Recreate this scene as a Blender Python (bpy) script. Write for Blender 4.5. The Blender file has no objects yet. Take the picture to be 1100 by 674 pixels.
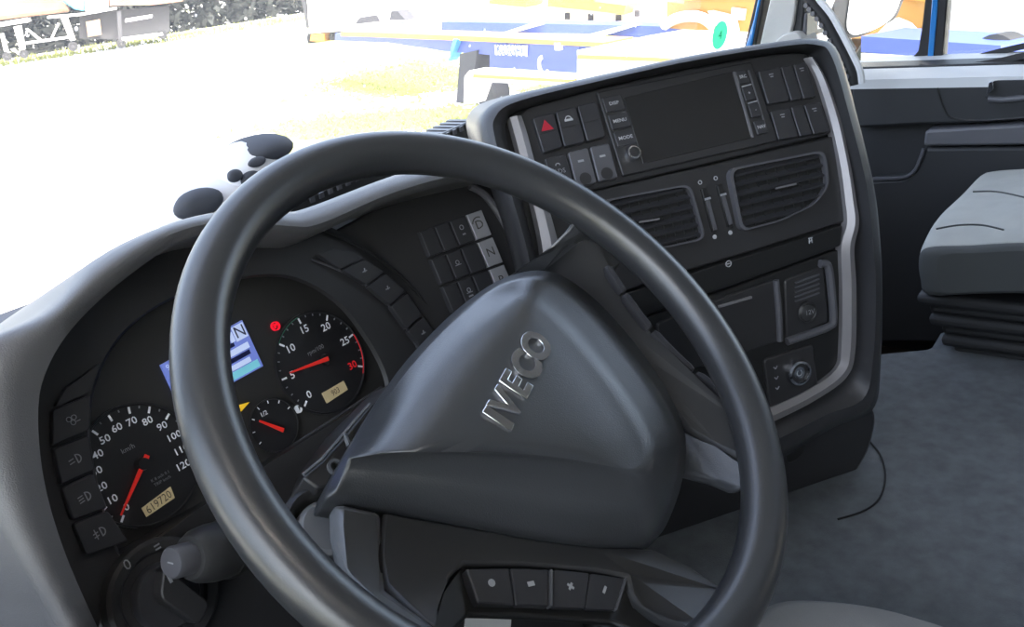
import bpy, math, random
import numpy as np
from mathutils import Vector, Matrix
random.seed(7)
S = bpy.context.scene
COL = S.collection
V = lambda *a: np.array(a, float)
R = math.radians
# ---------------------------------------------------------------- camera
FOC = 1000.0                                   # focal length in pixels of the 1100 x 674 frame
CAM = V(0, 0, 1.0)
def cam_axes(a, p, rho):
    a, p, rho = R(a), R(p), R(rho)
    r = V(math.cos(a), -math.sin(a), 0); fh = V(math.sin(a), math.cos(a), 0); z = V(0, 0, 1)
    fw = fh*math.cos(p) - z*math.sin(p); up = fh*math.sin(p) + z*math.cos(p)
    return r*math.cos(rho) - up*math.sin(rho), up*math.cos(rho) + r*math.sin(rho), fw
CR, CU, CF = cam_axes(49.6, 21.5, 8.0)
cd = bpy.data.cameras.new('camera'); cam = bpy.data.objects.new('camera', cd); COL.objects.link(cam)
cd.sensor_fit = 'HORIZONTAL'; cd.sensor_width = 36; cd.lens = 36*FOC/1100; cd.clip_start = .02; cd.clip_end = 500
cam.matrix_world = Matrix(((CR[0], CU[0], -CF[0], CAM[0]), (CR[1], CU[1], -CF[1], CAM[1]), (CR[2], CU[2], -CF[2], CAM[2]), (0, 0, 0, 1)))
S.camera = cam
# ---------------------------------------------------------------- light
w = bpy.data.worlds.new('sky'); S.world = w; w.use_nodes = True
nt = w.node_tree; bg = nt.nodes['Background']
sky = nt.nodes.new('ShaderNodeTexSky'); sky.sky_type = 'NISHITA'; sky.sun_disc = False
sky.sun_elevation = R(52); sky.sun_rotation = R(200); sky.air_density = .9; sky.dust_density = 6.0
hs = nt.nodes.new('ShaderNodeHueSaturation'); hs.inputs['Saturation'].default_value = .75; nt.links.new(sky.outputs[0], hs.inputs['Color']); nt.links.new(hs.outputs[0], bg.inputs[0]); bg.inputs[1].default_value = 0.55
sl = bpy.data.lights.new('sun', 'SUN'); sun = bpy.data.objects.new('sun', sl); COL.objects.link(sun)
sl.energy = 3.4; sl.angle = R(1.0); sl.color = (1, .96, .9)
sun.rotation_euler = Vector((.02, -.72, .80)).to_track_quat('Z', 'Y').to_euler()
S.view_settings.view_transform = 'Standard'; S.view_settings.look = 'None'
S.view_settings.gamma = 1.0; S.view_settings.exposure = 1.25
S.view_settings.use_curve_mapping = False
# ---------------------------------------------------------------- geometry helpers
def ray(px, py): return CR*(px-550)/FOC - CU*(py-337)/FOC + CF
def atZ(px, py, z): d = ray(px, py); return CAM + d*((z-CAM[2])/d[2])
def atX(px, py, x): d = ray(px, py); return CAM + d*((x-CAM[0])/d[0])
def atY(px, py, y): d = ray(px, py); return CAM + d*((y-CAM[1])/d[1])
def at(px, py, t): return CAM + ray(px, py)*t
def proj(p):
    p = np.asarray(p, float) - CAM; d = p @ CF
    return V(550+FOC*(p@CR)/d, 337-FOC*(p@CU)/d)
class Plane:
    """a real panel in the cab: origin, right, up and outward normal"""
    def __init__(s, o, ex, ey):
        s.o = np.asarray(o, float); s.ex = np.asarray(ex, float)/np.linalg.norm(ex)
        ey = np.asarray(ey, float); ey = ey - s.ex*(ey@s.ex); s.ey = ey/np.linalg.norm(ey); s.n = np.cross(s.ex, s.ey)
    def hit(s, px, py, h=0.0):
        d = ray(px, py); o = s.o + s.n*h; t = ((o-CAM)@s.n)/(d@s.n); p = CAM + d*t - s.o
        return V(p@s.ex, p@s.ey)
    def P(s, u, v, h=0.0): return s.o + s.ex*u + s.ey*v + s.n*h
    def W(s, px, py, h=0.0): u, v = s.hit(px, py, h); return s.P(u, v, h)
    def off(s, h): return Plane(s.o + s.n*h, s.ex, s.ey)
def yawtilt(o, yaw, tilt):
    y, t = R(yaw), R(tilt)
    return Plane(o, V(math.cos(y), math.sin(y), 0), V(-math.sin(y)*math.sin(t), math.cos(y)*math.sin(t), math.cos(t)))
def catmull(pts, n, closed=False):
    pts = [np.asarray(p, float) for p in pts]; m = len(pts)
    segs = m if closed else m-1; out = []
    for i in range(n):
        x = i*segs/(n if closed else n-1); k = min(int(x), segs-1); f = x-k
        g = (lambda j: pts[j % m]) if closed else (lambda j: pts[min(max(j, 0), m-1)])
        p0, p1, p2, p3 = g(k-1), g(k), g(k+1), g(k+2)
        out.append(.5*((2*p1)+(p2-p0)*f+(2*p0-5*p1+4*p2-p3)*f*f+(3*p1-p0-3*p2+p3)*f**3))
    return out
def roundpoly(poly, r, n=4):
    """poly of 2D points, corners rounded with radius-ish r"""
    out = []; m = len(poly)
    for i in range(m):
        a, b, c = (np.asarray(poly[(i+k) % m], float) for k in (-1, 0, 1))
        da, dc = a-b, c-b; la, lc = np.linalg.norm(da), np.linalg.norm(dc); rr = min(r, .45*la, .45*lc)
        p, q = b+da/la*rr, b+dc/lc*rr
        for k in range(n+1):
            f = k/n; out.append((1-f)**2*p + 2*f*(1-f)*b + f*f*q)
    return out
class MB:
    def __init__(s): s.v = []; s.f = []
    def add(s, vs, fs):
        b = len(s.v); s.v += [tuple(map(float, v)) for v in vs]; s.f += [tuple(b+i for i in f) for f in fs]; return s
    def prism(s, pl, poly, h0, h1):
        """poly [(u,v)] ccw or cw on plane, from height h0 to h1"""
        poly = [np.asarray(p, float)[:2] for p in poly]
        ar = sum(poly[i][0]*poly[(i+1) % len(poly)][1]-poly[(i+1) % len(poly)][0]*poly[i][1] for i in range(len(poly)))
        if ar < 0: poly = poly[::-1]
        n = len(poly); vs = [pl.P(u, v, h0) for u, v in poly] + [pl.P(u, v, h1) for u, v in poly]
        fs = [tuple(range(n-1, -1, -1)), tuple(range(n, 2*n))] + [(i, (i+1) % n, n+(i+1) % n, n+i) for i in range(n)]
        return s.add(vs, fs)
    def pxprism(s, pl, px, h0, h1, rnd=0):
        uv = [pl.hit(x, y, h1) for x, y in px]
        if rnd: uv = roundpoly(uv, rnd)
        return s.prism(pl, uv, h0, h1)
    def plate(s, pl, pts, th):
        """pts (px,py,h): bent plate, thickness th along the plane normal"""
        top = [pl.W(x, y, h) for x, y, h in pts]
        c = [pl.hit(x, y, h) for x, y, h in pts]
        ar = sum(c[i][0]*c[(i+1) % len(c)][1]-c[(i+1) % len(c)][0]*c[i][1] for i in range(len(c)))
        if ar < 0: top = top[::-1]
        n = len(top); vs = [p-pl.n*th for p in top] + top
        return s.add(vs, [tuple(range(n-1, -1, -1)), tuple(range(n, 2*n))] + [(i, (i+1) % n, n+(i+1) % n, n+i) for i in range(n)])
    def box(s, c, ax, ay, az):
        c = np.asarray(c, float); ax, ay, az = (np.asarray(a, float) for a in (ax, ay, az)); vs = []
        for k in (-1, 1):
            for i, j in ((-1, -1), (1, -1), (1, 1), (-1, 1)): vs.append(c+ax*i+ay*j+az*k)
        fs = [(3, 2, 1, 0), (4, 5, 6, 7)] + [(i, (i+1) % 4, 4+(i+1) % 4, 4+i) for i in range(4)]
        if np.cross(ax, ay) @ az < 0: fs = [f[::-1] for f in fs]
        return s.add(vs, fs)
    def abox(s, x0, x1, y0, y1, z0, z1):
        return s.box(((x0+x1)/2, (y0+y1)/2, (z0+z1)/2), ((x1-x0)/2, 0, 0), (0, (y1-y0)/2, 0), (0, 0, (z1-z0)/2))
    def loft(s, rows, closed=False, caps=False):
        m = len(rows[0]); vs = [p for r in rows for p in r]; fs = []
        for i in range(len(rows)-1):
            for j in range(m if closed else m-1):
                k = (j+1) % m; fs.append((i*m+j, i*m+k, (i+1)*m+k, (i+1)*m+j))
        if caps: fs += [tuple(range(m-1, -1, -1)), tuple((len(rows)-1)*m+j for j in range(m))]
        return s.add(vs, fs)
    def tube(s, path, rad, seg=12, closed=False, up=None, flat=1.0):
        path = [np.asarray(p, float) for p in path]; n = len(path); rows = []; a = None
        for i in range(n):
            t = path[(i+1) % n]-path[i-1] if closed else path[min(i+1, n-1)]-path[max(i-1, 0)]
            t = t/np.linalg.norm(t)
            if up is not None: a = np.asarray(up, float)
            elif a is None: a = V(0, 0, 1) if abs(t[2]) < .9 else V(1, 0, 0)
            a = a - t*(a@t); a = a/np.linalg.norm(a); b = np.cross(t, a); rr = rad[i] if hasattr(rad, '__len__') else rad
            rows.append([path[i]+rr*(a*math.cos(2*math.pi*k/seg)*flat+b*math.sin(2*math.pi*k/seg)) for k in range(seg)])
        if closed: rows.append(rows[0])
        return s.loft(rows, True, not closed)
    def cyl(s, pl, u, v, r, h0, h1, seg=28, r1=None):
        r1 = r if r1 is None else r1
        c = lambda rr, h: [pl.P(u+rr*math.cos(2*math.pi*k/seg), v+rr*math.sin(2*math.pi*k/seg), h) for k in range(seg)]
        return s.loft([c(r, h0), c(r1, h1)], True, True)
    def lathe(s, pl, u, v, prof, seg=32):
        rows = [[pl.P(u+r*math.cos(2*math.pi*k/seg), v+r*math.sin(2*math.pi*k/seg), h) for k in range(seg)] for r, h in prof]
        return s.loft(rows, True, True)
    def ring(s, pl, u, v, r0, r1, h0, h1, seg=36, a0=0, a1=360):
        full = a1-a0 >= 360; rows = []
        for k in range(seg+1):
            a = R(a0+(a1-a0)*k/seg); c, q = math.cos(a), math.sin(a)
            rows.append([pl.P(u+r0*c, v+r0*q, h0), pl.P(u+r1*c, v+r1*q, h0), pl.P(u+r1*c, v+r1*q, h1), pl.P(u+r0*c, v+r0*q, h1)])
        return s.loft(rows, True, not full)
    def bar(s, pl, a, b, wd, h0, h1):
        a, b = np.asarray(a, float), np.asarray(b, float); d = b-a; d = d/np.linalg.norm(d); q = V(-d[1], d[0])*wd/2
        return s.prism(pl, [a-q, b-q, b+q, a+q], h0, h1)
    def text(s, pl, u, v, txt, size, h0=0, h1=.0006, ang=0, sx=1.0, shear=0.0, grow=0.0):
        cu = bpy.data.curves.new('t', 'FONT'); cu.body = txt; cu.size = 1; cu.align_x = 'CENTER'; cu.align_y = 'CENTER'
        cu.shear = shear; cu.resolution_u = 6 if size > .02 else 2; cu.offset = grow
        o = bpy.data.objects.new('t', cu); COL.objects.link(o); dg = bpy.context.evaluated_depsgraph_get()
        me = bpy.data.meshes.new_from_object(o.evaluated_get(dg)); ca, sa = math.cos(ang), math.sin(ang)
        vs = []
        for p in me.vertices:
            x, y = p.co.x*size*sx, p.co.y*size; vs.append((u+x*ca-y*sa, v+x*sa+y*ca))
        n = len(vs); fs = [tuple(f.vertices) for f in me.polygons]; ec = {}
        for f in fs:
            for i in range(len(f)): e = (f[i], f[(i+1) % len(f)]); ec[e] = 1
        side = [(a, b, b+n, a+n) for a, b in ec if (b, a) not in ec] if h1-h0 > .001 else []
        s.add([pl.P(a, b, h0) for a, b in vs]+[pl.P(a, b, h1) for a, b in vs], [tuple(i+n for i in f) for f in fs]+side)
        bpy.data.objects.remove(o); bpy.data.curves.remove(cu); bpy.data.meshes.remove(me); return s
    def build(s, name, m, parent=None, bevel=0, sub=0, smooth=40, kind=None, label=None, thick=0):
        if not s.v: return None
        vs = np.array(s.v); c = (vs.min(0)+vs.max(0))/2
        me = bpy.data.meshes.new(name); me.from_pydata([tuple(p) for p in vs-c], [], s.f); me.update()
        if smooth:
            me.polygons.foreach_set('use_smooth', [True]*len(me.polygons)); me.set_sharp_from_angle(angle=R(smooth))
        o = bpy.data.objects.new(name, me); COL.objects.link(o); me.materials.append(M[m] if isinstance(m, str) else m)
        WL[o.name] = c
        if parent is not None: o.parent = parent; o.location = Vector(c-WL[parent.name])
        else: o.location = Vector(c)
        if thick:
            md = o.modifiers.new('solid', 'SOLIDIFY'); md.thickness = thick; md.offset = -1
        if sub:
            md = o.modifiers.new('sub', 'SUBSURF'); md.levels = md.render_levels = sub
        if bevel:
            md = o.modifiers.new('bevel', 'BEVEL'); md.width = bevel; md.segments = 2; md.limit_method = 'ANGLE'; md.angle_limit = R(35); md.harden_normals = False
        if kind: o['kind'] = kind
        if label: o['label'] = label
        return o
WL = {}
def thing(name, label, cat, loc, group=None, kind=None):
    o = bpy.data.objects.new(name, None); COL.objects.link(o); o.location = Vector(np.asarray(loc, float)); o.empty_display_size = .05
    WL[o.name] = np.asarray(loc, float); return tag(o, label, cat, group, kind)
def tag(o, label=None, cat=None, group=None, kind=None):
    if label: o['label'] = label
    if cat: o['category'] = cat
    if group: o['group'] = group
    if kind: o['kind'] = kind
    return o
# ---------------------------------------------------------------- materials
M = {}
def mat(name, col, rough=.5, metal=0, bump=0, bscale=300, var=0, vscale=8, emit=None, es=1, spec=.5, coat=0):
    m = bpy.data.materials.new(name); m.use_nodes = True; n = m.node_tree; b = n.nodes['Principled BSDF']
    b.inputs['Base Color'].default_value = (*col, 1); b.inputs['Roughness'].default_value = rough; b.inputs['Metallic'].default_value = metal
    b.inputs['Specular IOR Level'].default_value = spec
    if coat: b.inputs['Coat Weight'].default_value = coat; b.inputs['Coat Roughness'].default_value = .1
    tc = n.nodes.new('ShaderNodeNewGeometry')
    if bump:
        t = n.nodes.new('ShaderNodeTexNoise'); t.inputs['Scale'].default_value = bscale; t.inputs['Detail'].default_value = 3
        n.links.new(tc.outputs['Position'], t.inputs['Vector'])
        q = n.nodes.new('ShaderNodeBump'); q.inputs['Strength'].default_value = bump; q.inputs['Distance'].default_value = .001
        n.links.new(t.outputs[0], q.inputs['Height']); n.links.new(q.outputs[0], b.inputs['Normal'])
    if var:
        t = n.nodes.new('ShaderNodeTexNoise'); t.inputs['Scale'].default_value = vscale; t.inputs['Detail'].default_value = 6
        n.links.new(tc.outputs['Position'], t.inputs['Vector'])
        r = n.nodes.new('ShaderNodeMapRange'); r.inputs[1].default_value = .3; r.inputs[2].default_value = .7
        r.inputs[3].default_value = 1-var; r.inputs[4].default_value = 1+var; n.links.new(t.outputs[0], r.inputs[0])
        x = n.nodes.new('ShaderNodeMix'); x.data_type = 'RGBA'; x.blend_type = 'MULTIPLY'; x.inputs[0].default_value = 1
        x.inputs[6].default_value = (*col, 1); n.links.new(r.outputs[0], x.inputs[7]); n.links.new(x.outputs[2], b.inputs['Base Color'])
    if emit: b.inputs['Emission Color'].default_value = (*emit, 1); b.inputs['Emission Strength'].default_value = es
    M[name] = m; return m
mat('dash_grey', (.125, .125, .13), .42, bump=.35, bscale=900)
mat('dash_dark', (.04, .04, .044), .5, bump=.3, bscale=900)
mat('panel_dark', (.028, .0275, .029), .45)
mat('panel_black', (.016, .016, .016), .42)
mat('button_dark', (.034, .034, .038), .38)
mat('button_edge', (.09, .09, .1), .35)
mat('rim_leather', (.032, .033, .036), .32, spec=.75, bump=.08, bscale=700)
mat('hub_plastic', (.040, .042, .046), .31, spec=.85, bump=.2, bscale=900)
mat('spoke_dark', (.036, .036, .037), .42)
mat('spoke_satin_lit', (.12, .125, .135), .3)  # pale satin grey; on the left spoke it carries reflected windscreen light
mat('silver', (.26, .25, .26), .38, .35)
mat('silver_button', (.34, .34, .36), .4, .2)
mat('chrome', (.75, .76, .8), .16, 1)
mat('print_white', (.42, .43, .45), .6)
mat('shell_plastic', (.036, .036, .039), .4, bump=.3, bscale=900)
mat('print_grey', (.30, .31, .33), .6)
mat('gauge_white', (.8, .82, .86), .6, emit=(.8, .85, .95), es=.05)
mat('gauge_face', (.020, .020, .022), .35)
mat('lens_face', (.036, .035, .034), .3)
mat('needle_red', (.75, .03, .02), .4, emit=(1, .03, .02), es=.06)
mat('red_print', (.6, .02, .03), .5, emit=(1, .02, .03), es=.1)
mat('green_print', (.05, .35, .2), .5)
mat('hazard_red', (.42, .015, .035), .5)
mat('lamp_red', (.8, .01, .03), .5, emit=(1, .01, .04), es=.18)
mat('lamp_yellow', (.8, .5, .03), .5, emit=(1, .6, .02), es=.15)
mat('lcd_tan', (.38, .32, .2), .5, emit=(.5, .4, .22), es=.12)
mat('lcd_ink', (.05, .045, .035), .5)
mat('mfd_blue', (.10, .14, .42), .3, emit=(.16, .22, .62), es=.28)
mat('mfd_light', (.35, .45, .7), .3, emit=(.6, .68, .9), es=.25)
mat('mfd_teal', (.15, .5, .6), .3, emit=(.2, .55, .65), es=.22)
mat('mfd_dark', (.01, .015, .09), .3)
mat('screen_black', (.022, .022, .023), .22)
mat('seat_cloth', (.36, .365, .345), .85, bump=.5, bscale=1200, var=.06, vscale=25)
mat('seat_cloth_driver', (.20, .195, .19), .85, bump=.5, bscale=1200, var=.06, vscale=25)
mat('seat_shade_seam', (.062, .066, .066), .8)  # shade on the seat's side put into the colour; also colours the seams
mat('bellows', (.018, .018, .019), .6)
mat('floor_felt', (.10, .108, .115), .85, bump=.8, bscale=500, var=.2, vscale=45)
mat('floor_low', (.05, .035, .025), .85, var=.2, vscale=30)
mat('seam', (.012, .012, .012), .8)
mat('door_dark', (.025, .026, .028), .55, bump=.3, bscale=700)
mat('door_strip', (.11, .11, .12), .45)
mat('door_sill', (.75, .76, .77), .5)
mat('mirror', (.96, .97, .97), .03, 1)
mat('shell_grey', (.16, .16, .16), .8)
mat('shell_dark', (.06, .06, .065), .8)
mat('pillar_cloth', (.50, .49, .47), .8, bump=.6, bscale=120)
mat('rubber', (.02, .02, .022), .6)
mat('cab_blue', (.02, .22, .62), .25, coat=1)
mat('white_paint', (.8, .8, .79), .4)
mat('cloth_white', (.72, .72, .74), .85)
mat('cloth_black', (.06, .065, .08), .8)
mat('paper_white', (.75, .75, .72), .7)
# ================================================================= panel planes of the cab
CLU = yawtilt(at(250, 430, .86), 0, 20)                 # instrument face
SUR = CLU.off(.03)                                      # surround with the switches
GEA = yawtilt(SUR.W(440, 300), -10, 22)                 # gear key panel
YAW = -32.6                                             # the console turns towards the driver
RAD = yawtilt(at(738, 127, 1.08), YAW, 30)              # radio and switch field
VEN = yawtilt(RAD.W(765, 176), YAW, 19)                 # air vents
LOW = yawtilt(VEN.W(820, 268), YAW, 6)                  # lower field
CON = yawtilt(VEN.W(780, 230), YAW, 17)                 # mean face of the console
wn = .451*CR + .571*CU - .686*CF; wn /= np.linalg.norm(wn)
wc = CAM + .002*CR - .049*CU + .686*CF
def wheel_plane():
    a = np.cross(V(0, 0, 1), wn)*1.0; a /= np.linalg.norm(a); b = np.cross(wn, a); best = None
    for k in range(720):
        t = R(k*.5); x = a*math.cos(t)+b*math.sin(t); q = proj(wc+x*.01)-proj(wc); an = math.degrees(math.atan2(-q[1], q[0]))
        e = abs(an-62)
        if best is None or e < best[0]: best = (e, x)
    return Plane(wc, best[1], np.cross(wn, best[1]))
WHE = wheel_plane()
FLOOR_Z, TUN_Z, DOOR_X = 0.0, .28, 2.05
# ================================================================= setting: cab shell
fl = MB().abox(-.3, 2.2, -.9, 1.3, -.06, FLOOR_Z).build('floor', 'floor_low', smooth=0); tag(fl, 'brown dusty cab floor beside the raised centre tunnel', None, None, 'structure')
tun = MB()
t1_, t2_, t3_ = atZ(936, 377, TUN_Z), atZ(997, 371, TUN_Z), atZ(1010, 350, TUN_Z)
tun.prism(Plane(V(0, 0, 0), V(1, 0, 0), V(0, 1, 0)), [(.74, -.85), (t3_[0], -.85), (t3_[0], t3_[1]), (t2_[0], t2_[1]), (t1_[0], t1_[1]), (t1_[0], 1.2), (.70, 1.2)], FLOOR_Z, TUN_Z)
tun.build('tunnel_cover', 'floor_felt', fl, bevel=.02, label='raised centre tunnel covered in worn grey felt')
pl0 = Plane(V(0, 0, TUN_Z), V(1, 0, 0), V(0, 1, 0))
cord = catmull([atZ(x, y, TUN_Z+.002) for x, y in ((934, 474), (946, 490), (951, 512), (945, 535), (928, 549), (900, 558))], 24)
MB().tube(cord, .0013, 8).build('seam', 'seam', fl, label='curved dark seam cut in the felt')
wb = MB().abox(-.3, 2.2, -.95, -.9, -.06, 2.0).build('wall_back', 'shell_grey', smooth=0); tag(wb, 'grey rear wall of the cab', None, None, 'structure')
ce = MB().abox(-.05, 2.2, -.95, .95, 1.95, 2.0).build('ceiling', 'shell_grey', smooth=0); tag(ce, 'grey cab ceiling', None, None, 'structure')
# front bulkhead under the windscreen
wf = MB().abox(-.05, 2.2, 1.28, 1.33, -.06, .62).build('wall_front', 'shell_dark', smooth=0); tag(wf, 'dark bulkhead below the windscreen', None, None, 'structure')
# left body side behind and below the open driver doorway
wl = MB().abox(-.14, -.08, -.95, -.45, -.06, 2.0).abox(-.14, -.08, 1.0, 1.33, -.06, .75).abox(-.14, -.08, -.45, 1.0, 1.72, 2.0).build('wall_left', 'shell_grey', smooth=0)
tag(wl, 'cab side framing the driver door', None, None, 'structure')
# windscreen
win = thing('window_1', 'dusty windscreen with dried water streaks', None, (1.0, 1.2, .62), kind='structure')
gm = bpy.data.materials.new('windscreen_glass'); gm.use_nodes = True; n = gm.node_tree; n.nodes.clear()
out = n.nodes.new('ShaderNodeOutputMaterial'); tr = n.nodes.new('ShaderNodeBsdfTransparent'); gl = n.nodes.new('ShaderNodeBsdfGlossy'); df = n.nodes.new('ShaderNodeBsdfTranslucent')
gl.inputs['Roughness'].default_value = .02; df.inputs[0].default_value = (.8, .82, .85, 1); tr.inputs[0].default_value = (.97, .985, .98, 1)
fr = n.nodes.new('ShaderNodeFresnel'); fr.inputs[0].default_value = 1.35; m1 = n.nodes.new('ShaderNodeMixShader'); m2 = n.nodes.new('ShaderNodeMixShader')
ge = n.nodes.new('ShaderNodeNewGeometry'); vo = n.nodes.new('ShaderNodeTexVoronoi'); vo.inputs['Scale'].default_value = 34; vo.inputs['Randomness'].default_value = 1
rp = n.nodes.new('ShaderNodeMapRange'); rp.inputs[1].default_value = .05; rp.inputs[2].default_value = .11; rp.inputs[3].default_value = .7; rp.inputs[4].default_value = .06
n.links.new(ge.outputs['Position'], vo.inputs['Vector']); n.links.new(vo.outputs['Distance'], rp.inputs[0])
n.links.new(fr.outputs[0], m1.inputs[0]); n.links.new(tr.outputs[0], m1.inputs[1]); n.links.new(gl.outputs[0], m1.inputs[2])
n.links.new(rp.outputs[0], m2.inputs[0]); n.links.new(m1.outputs[0], m2.inputs[1]); n.links.new(df.outputs[0], m2.inputs[2]); n.links.new(m2.outputs[0], out.inputs[0])
M['windscreen'] = gm
gc = bpy.data.materials.new('side_glass'); gc.use_nodes = True; n = gc.node_tree; n.nodes.clear()
out = n.nodes.new('ShaderNodeOutputMaterial'); tr = n.nodes.new('ShaderNodeBsdfTransparent'); gl = n.nodes.new('ShaderNodeBsdfGlossy'); m1 = n.nodes.new('ShaderNodeMixShader')
fr = n.nodes.new('ShaderNodeFresnel'); fr.inputs[0].default_value = 1.35; tr.inputs[0].default_value = (.95, .975, .97, 1); gl.inputs['Roughness'].default_value = .01
n.links.new(fr.outputs[0], m1.inputs[0]); n.links.new(tr.outputs[0], m1.inputs[1]); n.links.new(gl.outputs[0], m1.inputs[2]); n.links.new(m1.outputs[0], out.inputs[0])
M['side_glass'] = gc
WS = lambda x, k: V(x, 1.22-.32*k - .22*((x-1.0)/1.0)**2*.6, .60+1.36*k)       # bowed, raked screen
MB().loft([[WS(-.04+2.06*i/24, k/8) for i in range(25)] for k in range(9)]).build('pane', 'windscreen', win)
MB().tube([WS(-.04+2.06*i/24, 0)+V(0, -.005, 0) for i in range(25)], .018, 8).build('seal', 'rubber', win)
# ================================================================= dashboard
dash = thing('dashboard', 'dark grey dashboard with a lit rounded hood over the instruments', 'dashboard', V(.45, .8, .0))
NU = 72
def prow(px, h, pl=CLU, n=NU): return catmull([pl.W(x, y, h) for x, y in px], n)
lens_px = [(128, 592), (108, 530), (97, 465), (104, 412), (130, 362), (178, 325), (245, 302), (310, 298), (362, 325), (396, 368), (414, 405), (412, 424), (380, 440), (300, 490), (215, 545), (150, 592)]
lens_uv = catmull([SUR.hit(x, y) for x, y in lens_px], NU, True)
cen = sum(lens_uv)/len(lens_uv)
def sur_outer(uv, k):          # a generous outline of the surround panel
    d = uv-cen; return cen + d*(1+k)
lens_lo = catmull([CLU.hit(x, y, -.004) for x, y in lens_px], NU, True)
rows = [[CLU.P(u, v, -.004) for u, v in lens_lo], [CLU.P(u, v, .026) for u, v in lens_uv], [CLU.P(*(cen+(q-cen)*1.015), .030) for q in lens_uv]]
rows += [[CLU.P(*(cen+(q-cen)*1.25), .030) for q in lens_uv], [CLU.P(*(cen+(q-cen)*1.55), .026) for q in lens_uv]]
MB().loft(rows, True).build('surround_panel', 'panel_dark', dash)
# hood lip: rounded grey arch around the panel, running on over the gear keys to the console
lin = [(112, 690), (72, 600), (48, 520), (41, 445), (50, 398), (80, 350), (135, 299), (200, 257), (262, 246), (320, 250), (352, 246), (420, 216), (480, 198), (545, 186)]
lcr = [(92, 690), (48, 600), (20, 520), (10, 445), (20, 388), (62, 342), (118, 292), (188, 250), (252, 238), (312, 243), (345, 240), (420, 208), (482, 190), (545, 178)]
lmd = [(72, 690), (24, 600), (-10, 520), (-22, 445), (-12, 376), (52, 338), (108, 286), (180, 245), (246, 231), (306, 234), (338, 231), (420, 198), (486, 180), (545, 168)]
lou = [(62, 690), (6, 600), (-34, 520), (-50, 445), (-44, 380), (44, 336), (100, 280), (174, 243), (242, 227), (304, 228), (334, 222), (422, 189), (492, 171), (545, 158)]
R0 = prow(lin, .088); R1 = prow(lcr, .096); R2 = prow(lmd, .090); R3 = prow(lou, .070)
ins = [p - CLU.n*.085 for p in R0]
fwd = []
for i, p in enumerate(R3):
    k = i/(NU-1); d = V(-.06*(1-k), .12, -.055); fwd.append(p + d)
far = []
for i, p in enumerate(R3):
    k = i/(NU-1); q = p.copy(); far.append(V(q[0]-.1*(1-k)+.02, 1.12, .60 if k > .35 else .60-.9*(.35-k)))
MB().loft([ins, [p+(b-p)*.12 for p, b in zip(R0, ins)], R0, [(a*.35+b*.65) for a, b in zip(R0, R1)], R1, [(a+b)/2+CLU.n*.002 for a, b in zip(R1, R2)], R2, [(a+b)/2+CLU.n*.004 for a, b in zip(R2, R3)], R3, fwd, far]).build('hood', 'dash_grey', dash, smooth=60)
# dash top running forward to the screen and lower fascia
MB().abox(.0, 1.9, .86, 1.2, .50, .575).build('dash_top', 'dash_grey', dash, bevel=.02)
MB().abox(1.30, 1.86, .74, 1.18, .20, .52).build('passenger_fascia', 'dash_dark', dash, bevel=.04)
LWR = CLU.off(.02)
MB().pxprism(LWR, [(96, 640), (112, 600), (150, 588), (230, 540), (310, 488), (420, 420), (520, 420), (640, 700), (560, 860), (150, 860)], -.03, .008).build('lower_fascia', 'panel_dark', dash, bevel=.004)
MB().pxprism(CLU.off(-.03), [(-120, 560), (70, 560), (120, 680), (160, 860), (-80, 860)], -.06, .0).build('side_fascia', 'dash_dark', dash, bevel=.004)
# left column of switches
def cv(pts, s, ox, oy): return [(x/s+ox, y/s+oy) for x, y in pts]
lb = [[(52, 182), (80, 130), (188, 50), (153, 140)], [(45, 190), (155, 146), (153, 247), (45, 295)], [(47, 303), (150, 262), (168, 365), (70, 408)], [(72, 416), (165, 374), (205, 474), (103, 512)], [(105, 521), (205, 483), (265, 570), (142, 612)]]
def fog_icon(mb, pl, c, s, kind, h):
    u, v = c
    if kind == 'fan':
        for k in range(3): mb.ring(pl, u+s*.45*math.cos(2.1*k+.5), v+s*.45*math.sin(2.1*k+.5), s*.3, s*.42, h, h+.0004, 14)
        mb.bar(pl, (u+s*.5, v-s*.5), (u+s*1.1, v-s*.5), s*.14, h, h+.0004)
        return
    mb.ring(pl, u+s*.25, v, s*.55, s*.72, h, h+.0004, 14, -90, 90); mb.bar(pl, (u+s*.25, v-s*.72), (u+s*.25, v+s*.72), s*.16, h, h+.0004)
    for k in ((-1, 0, 1) if kind == 'front' else (-.6, .6)): mb.bar(pl, (u-s*.15, v+k*s*.42), (u-s*.95, v+k*s*.42-s*.1), s*.15, h, h+.0004)
    if kind == 'rear': mb.bar(pl, (u-s*.55, v-s*.8), (u-s*.55, v+s*.8), s*.13, h, h+.0004)
BS = SUR
for i, q in enumerate(lb):
    px = cv(q, 2.695, 40, 370); b = MB().pxprism(BS, px, -.004, .0065, .003).build('switch', 'button_dark', dash, bevel=.0015)
    c = sum(BS.hit(x, y, .0065) for x, y in px)/4
    if i: mb = MB(); fog_icon(mb, BS, c, .0052, [None, 'fan', 'low', 'front', 'rear'][i], .0066); mb.build('icon', 'print_grey', b, smooth=0)
ab = [[(90, 265), (165, 240), (250, 255), (297, 283), (190, 333)], [(200, 337), (303, 288), (393, 345), (308, 403)], [(316, 410), (400, 353), (490, 432), (416, 494)], [(422, 502), (496, 440), (563, 540), (494, 605)], [(500, 613), (569, 548), (640, 645), (560, 690)]]
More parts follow.
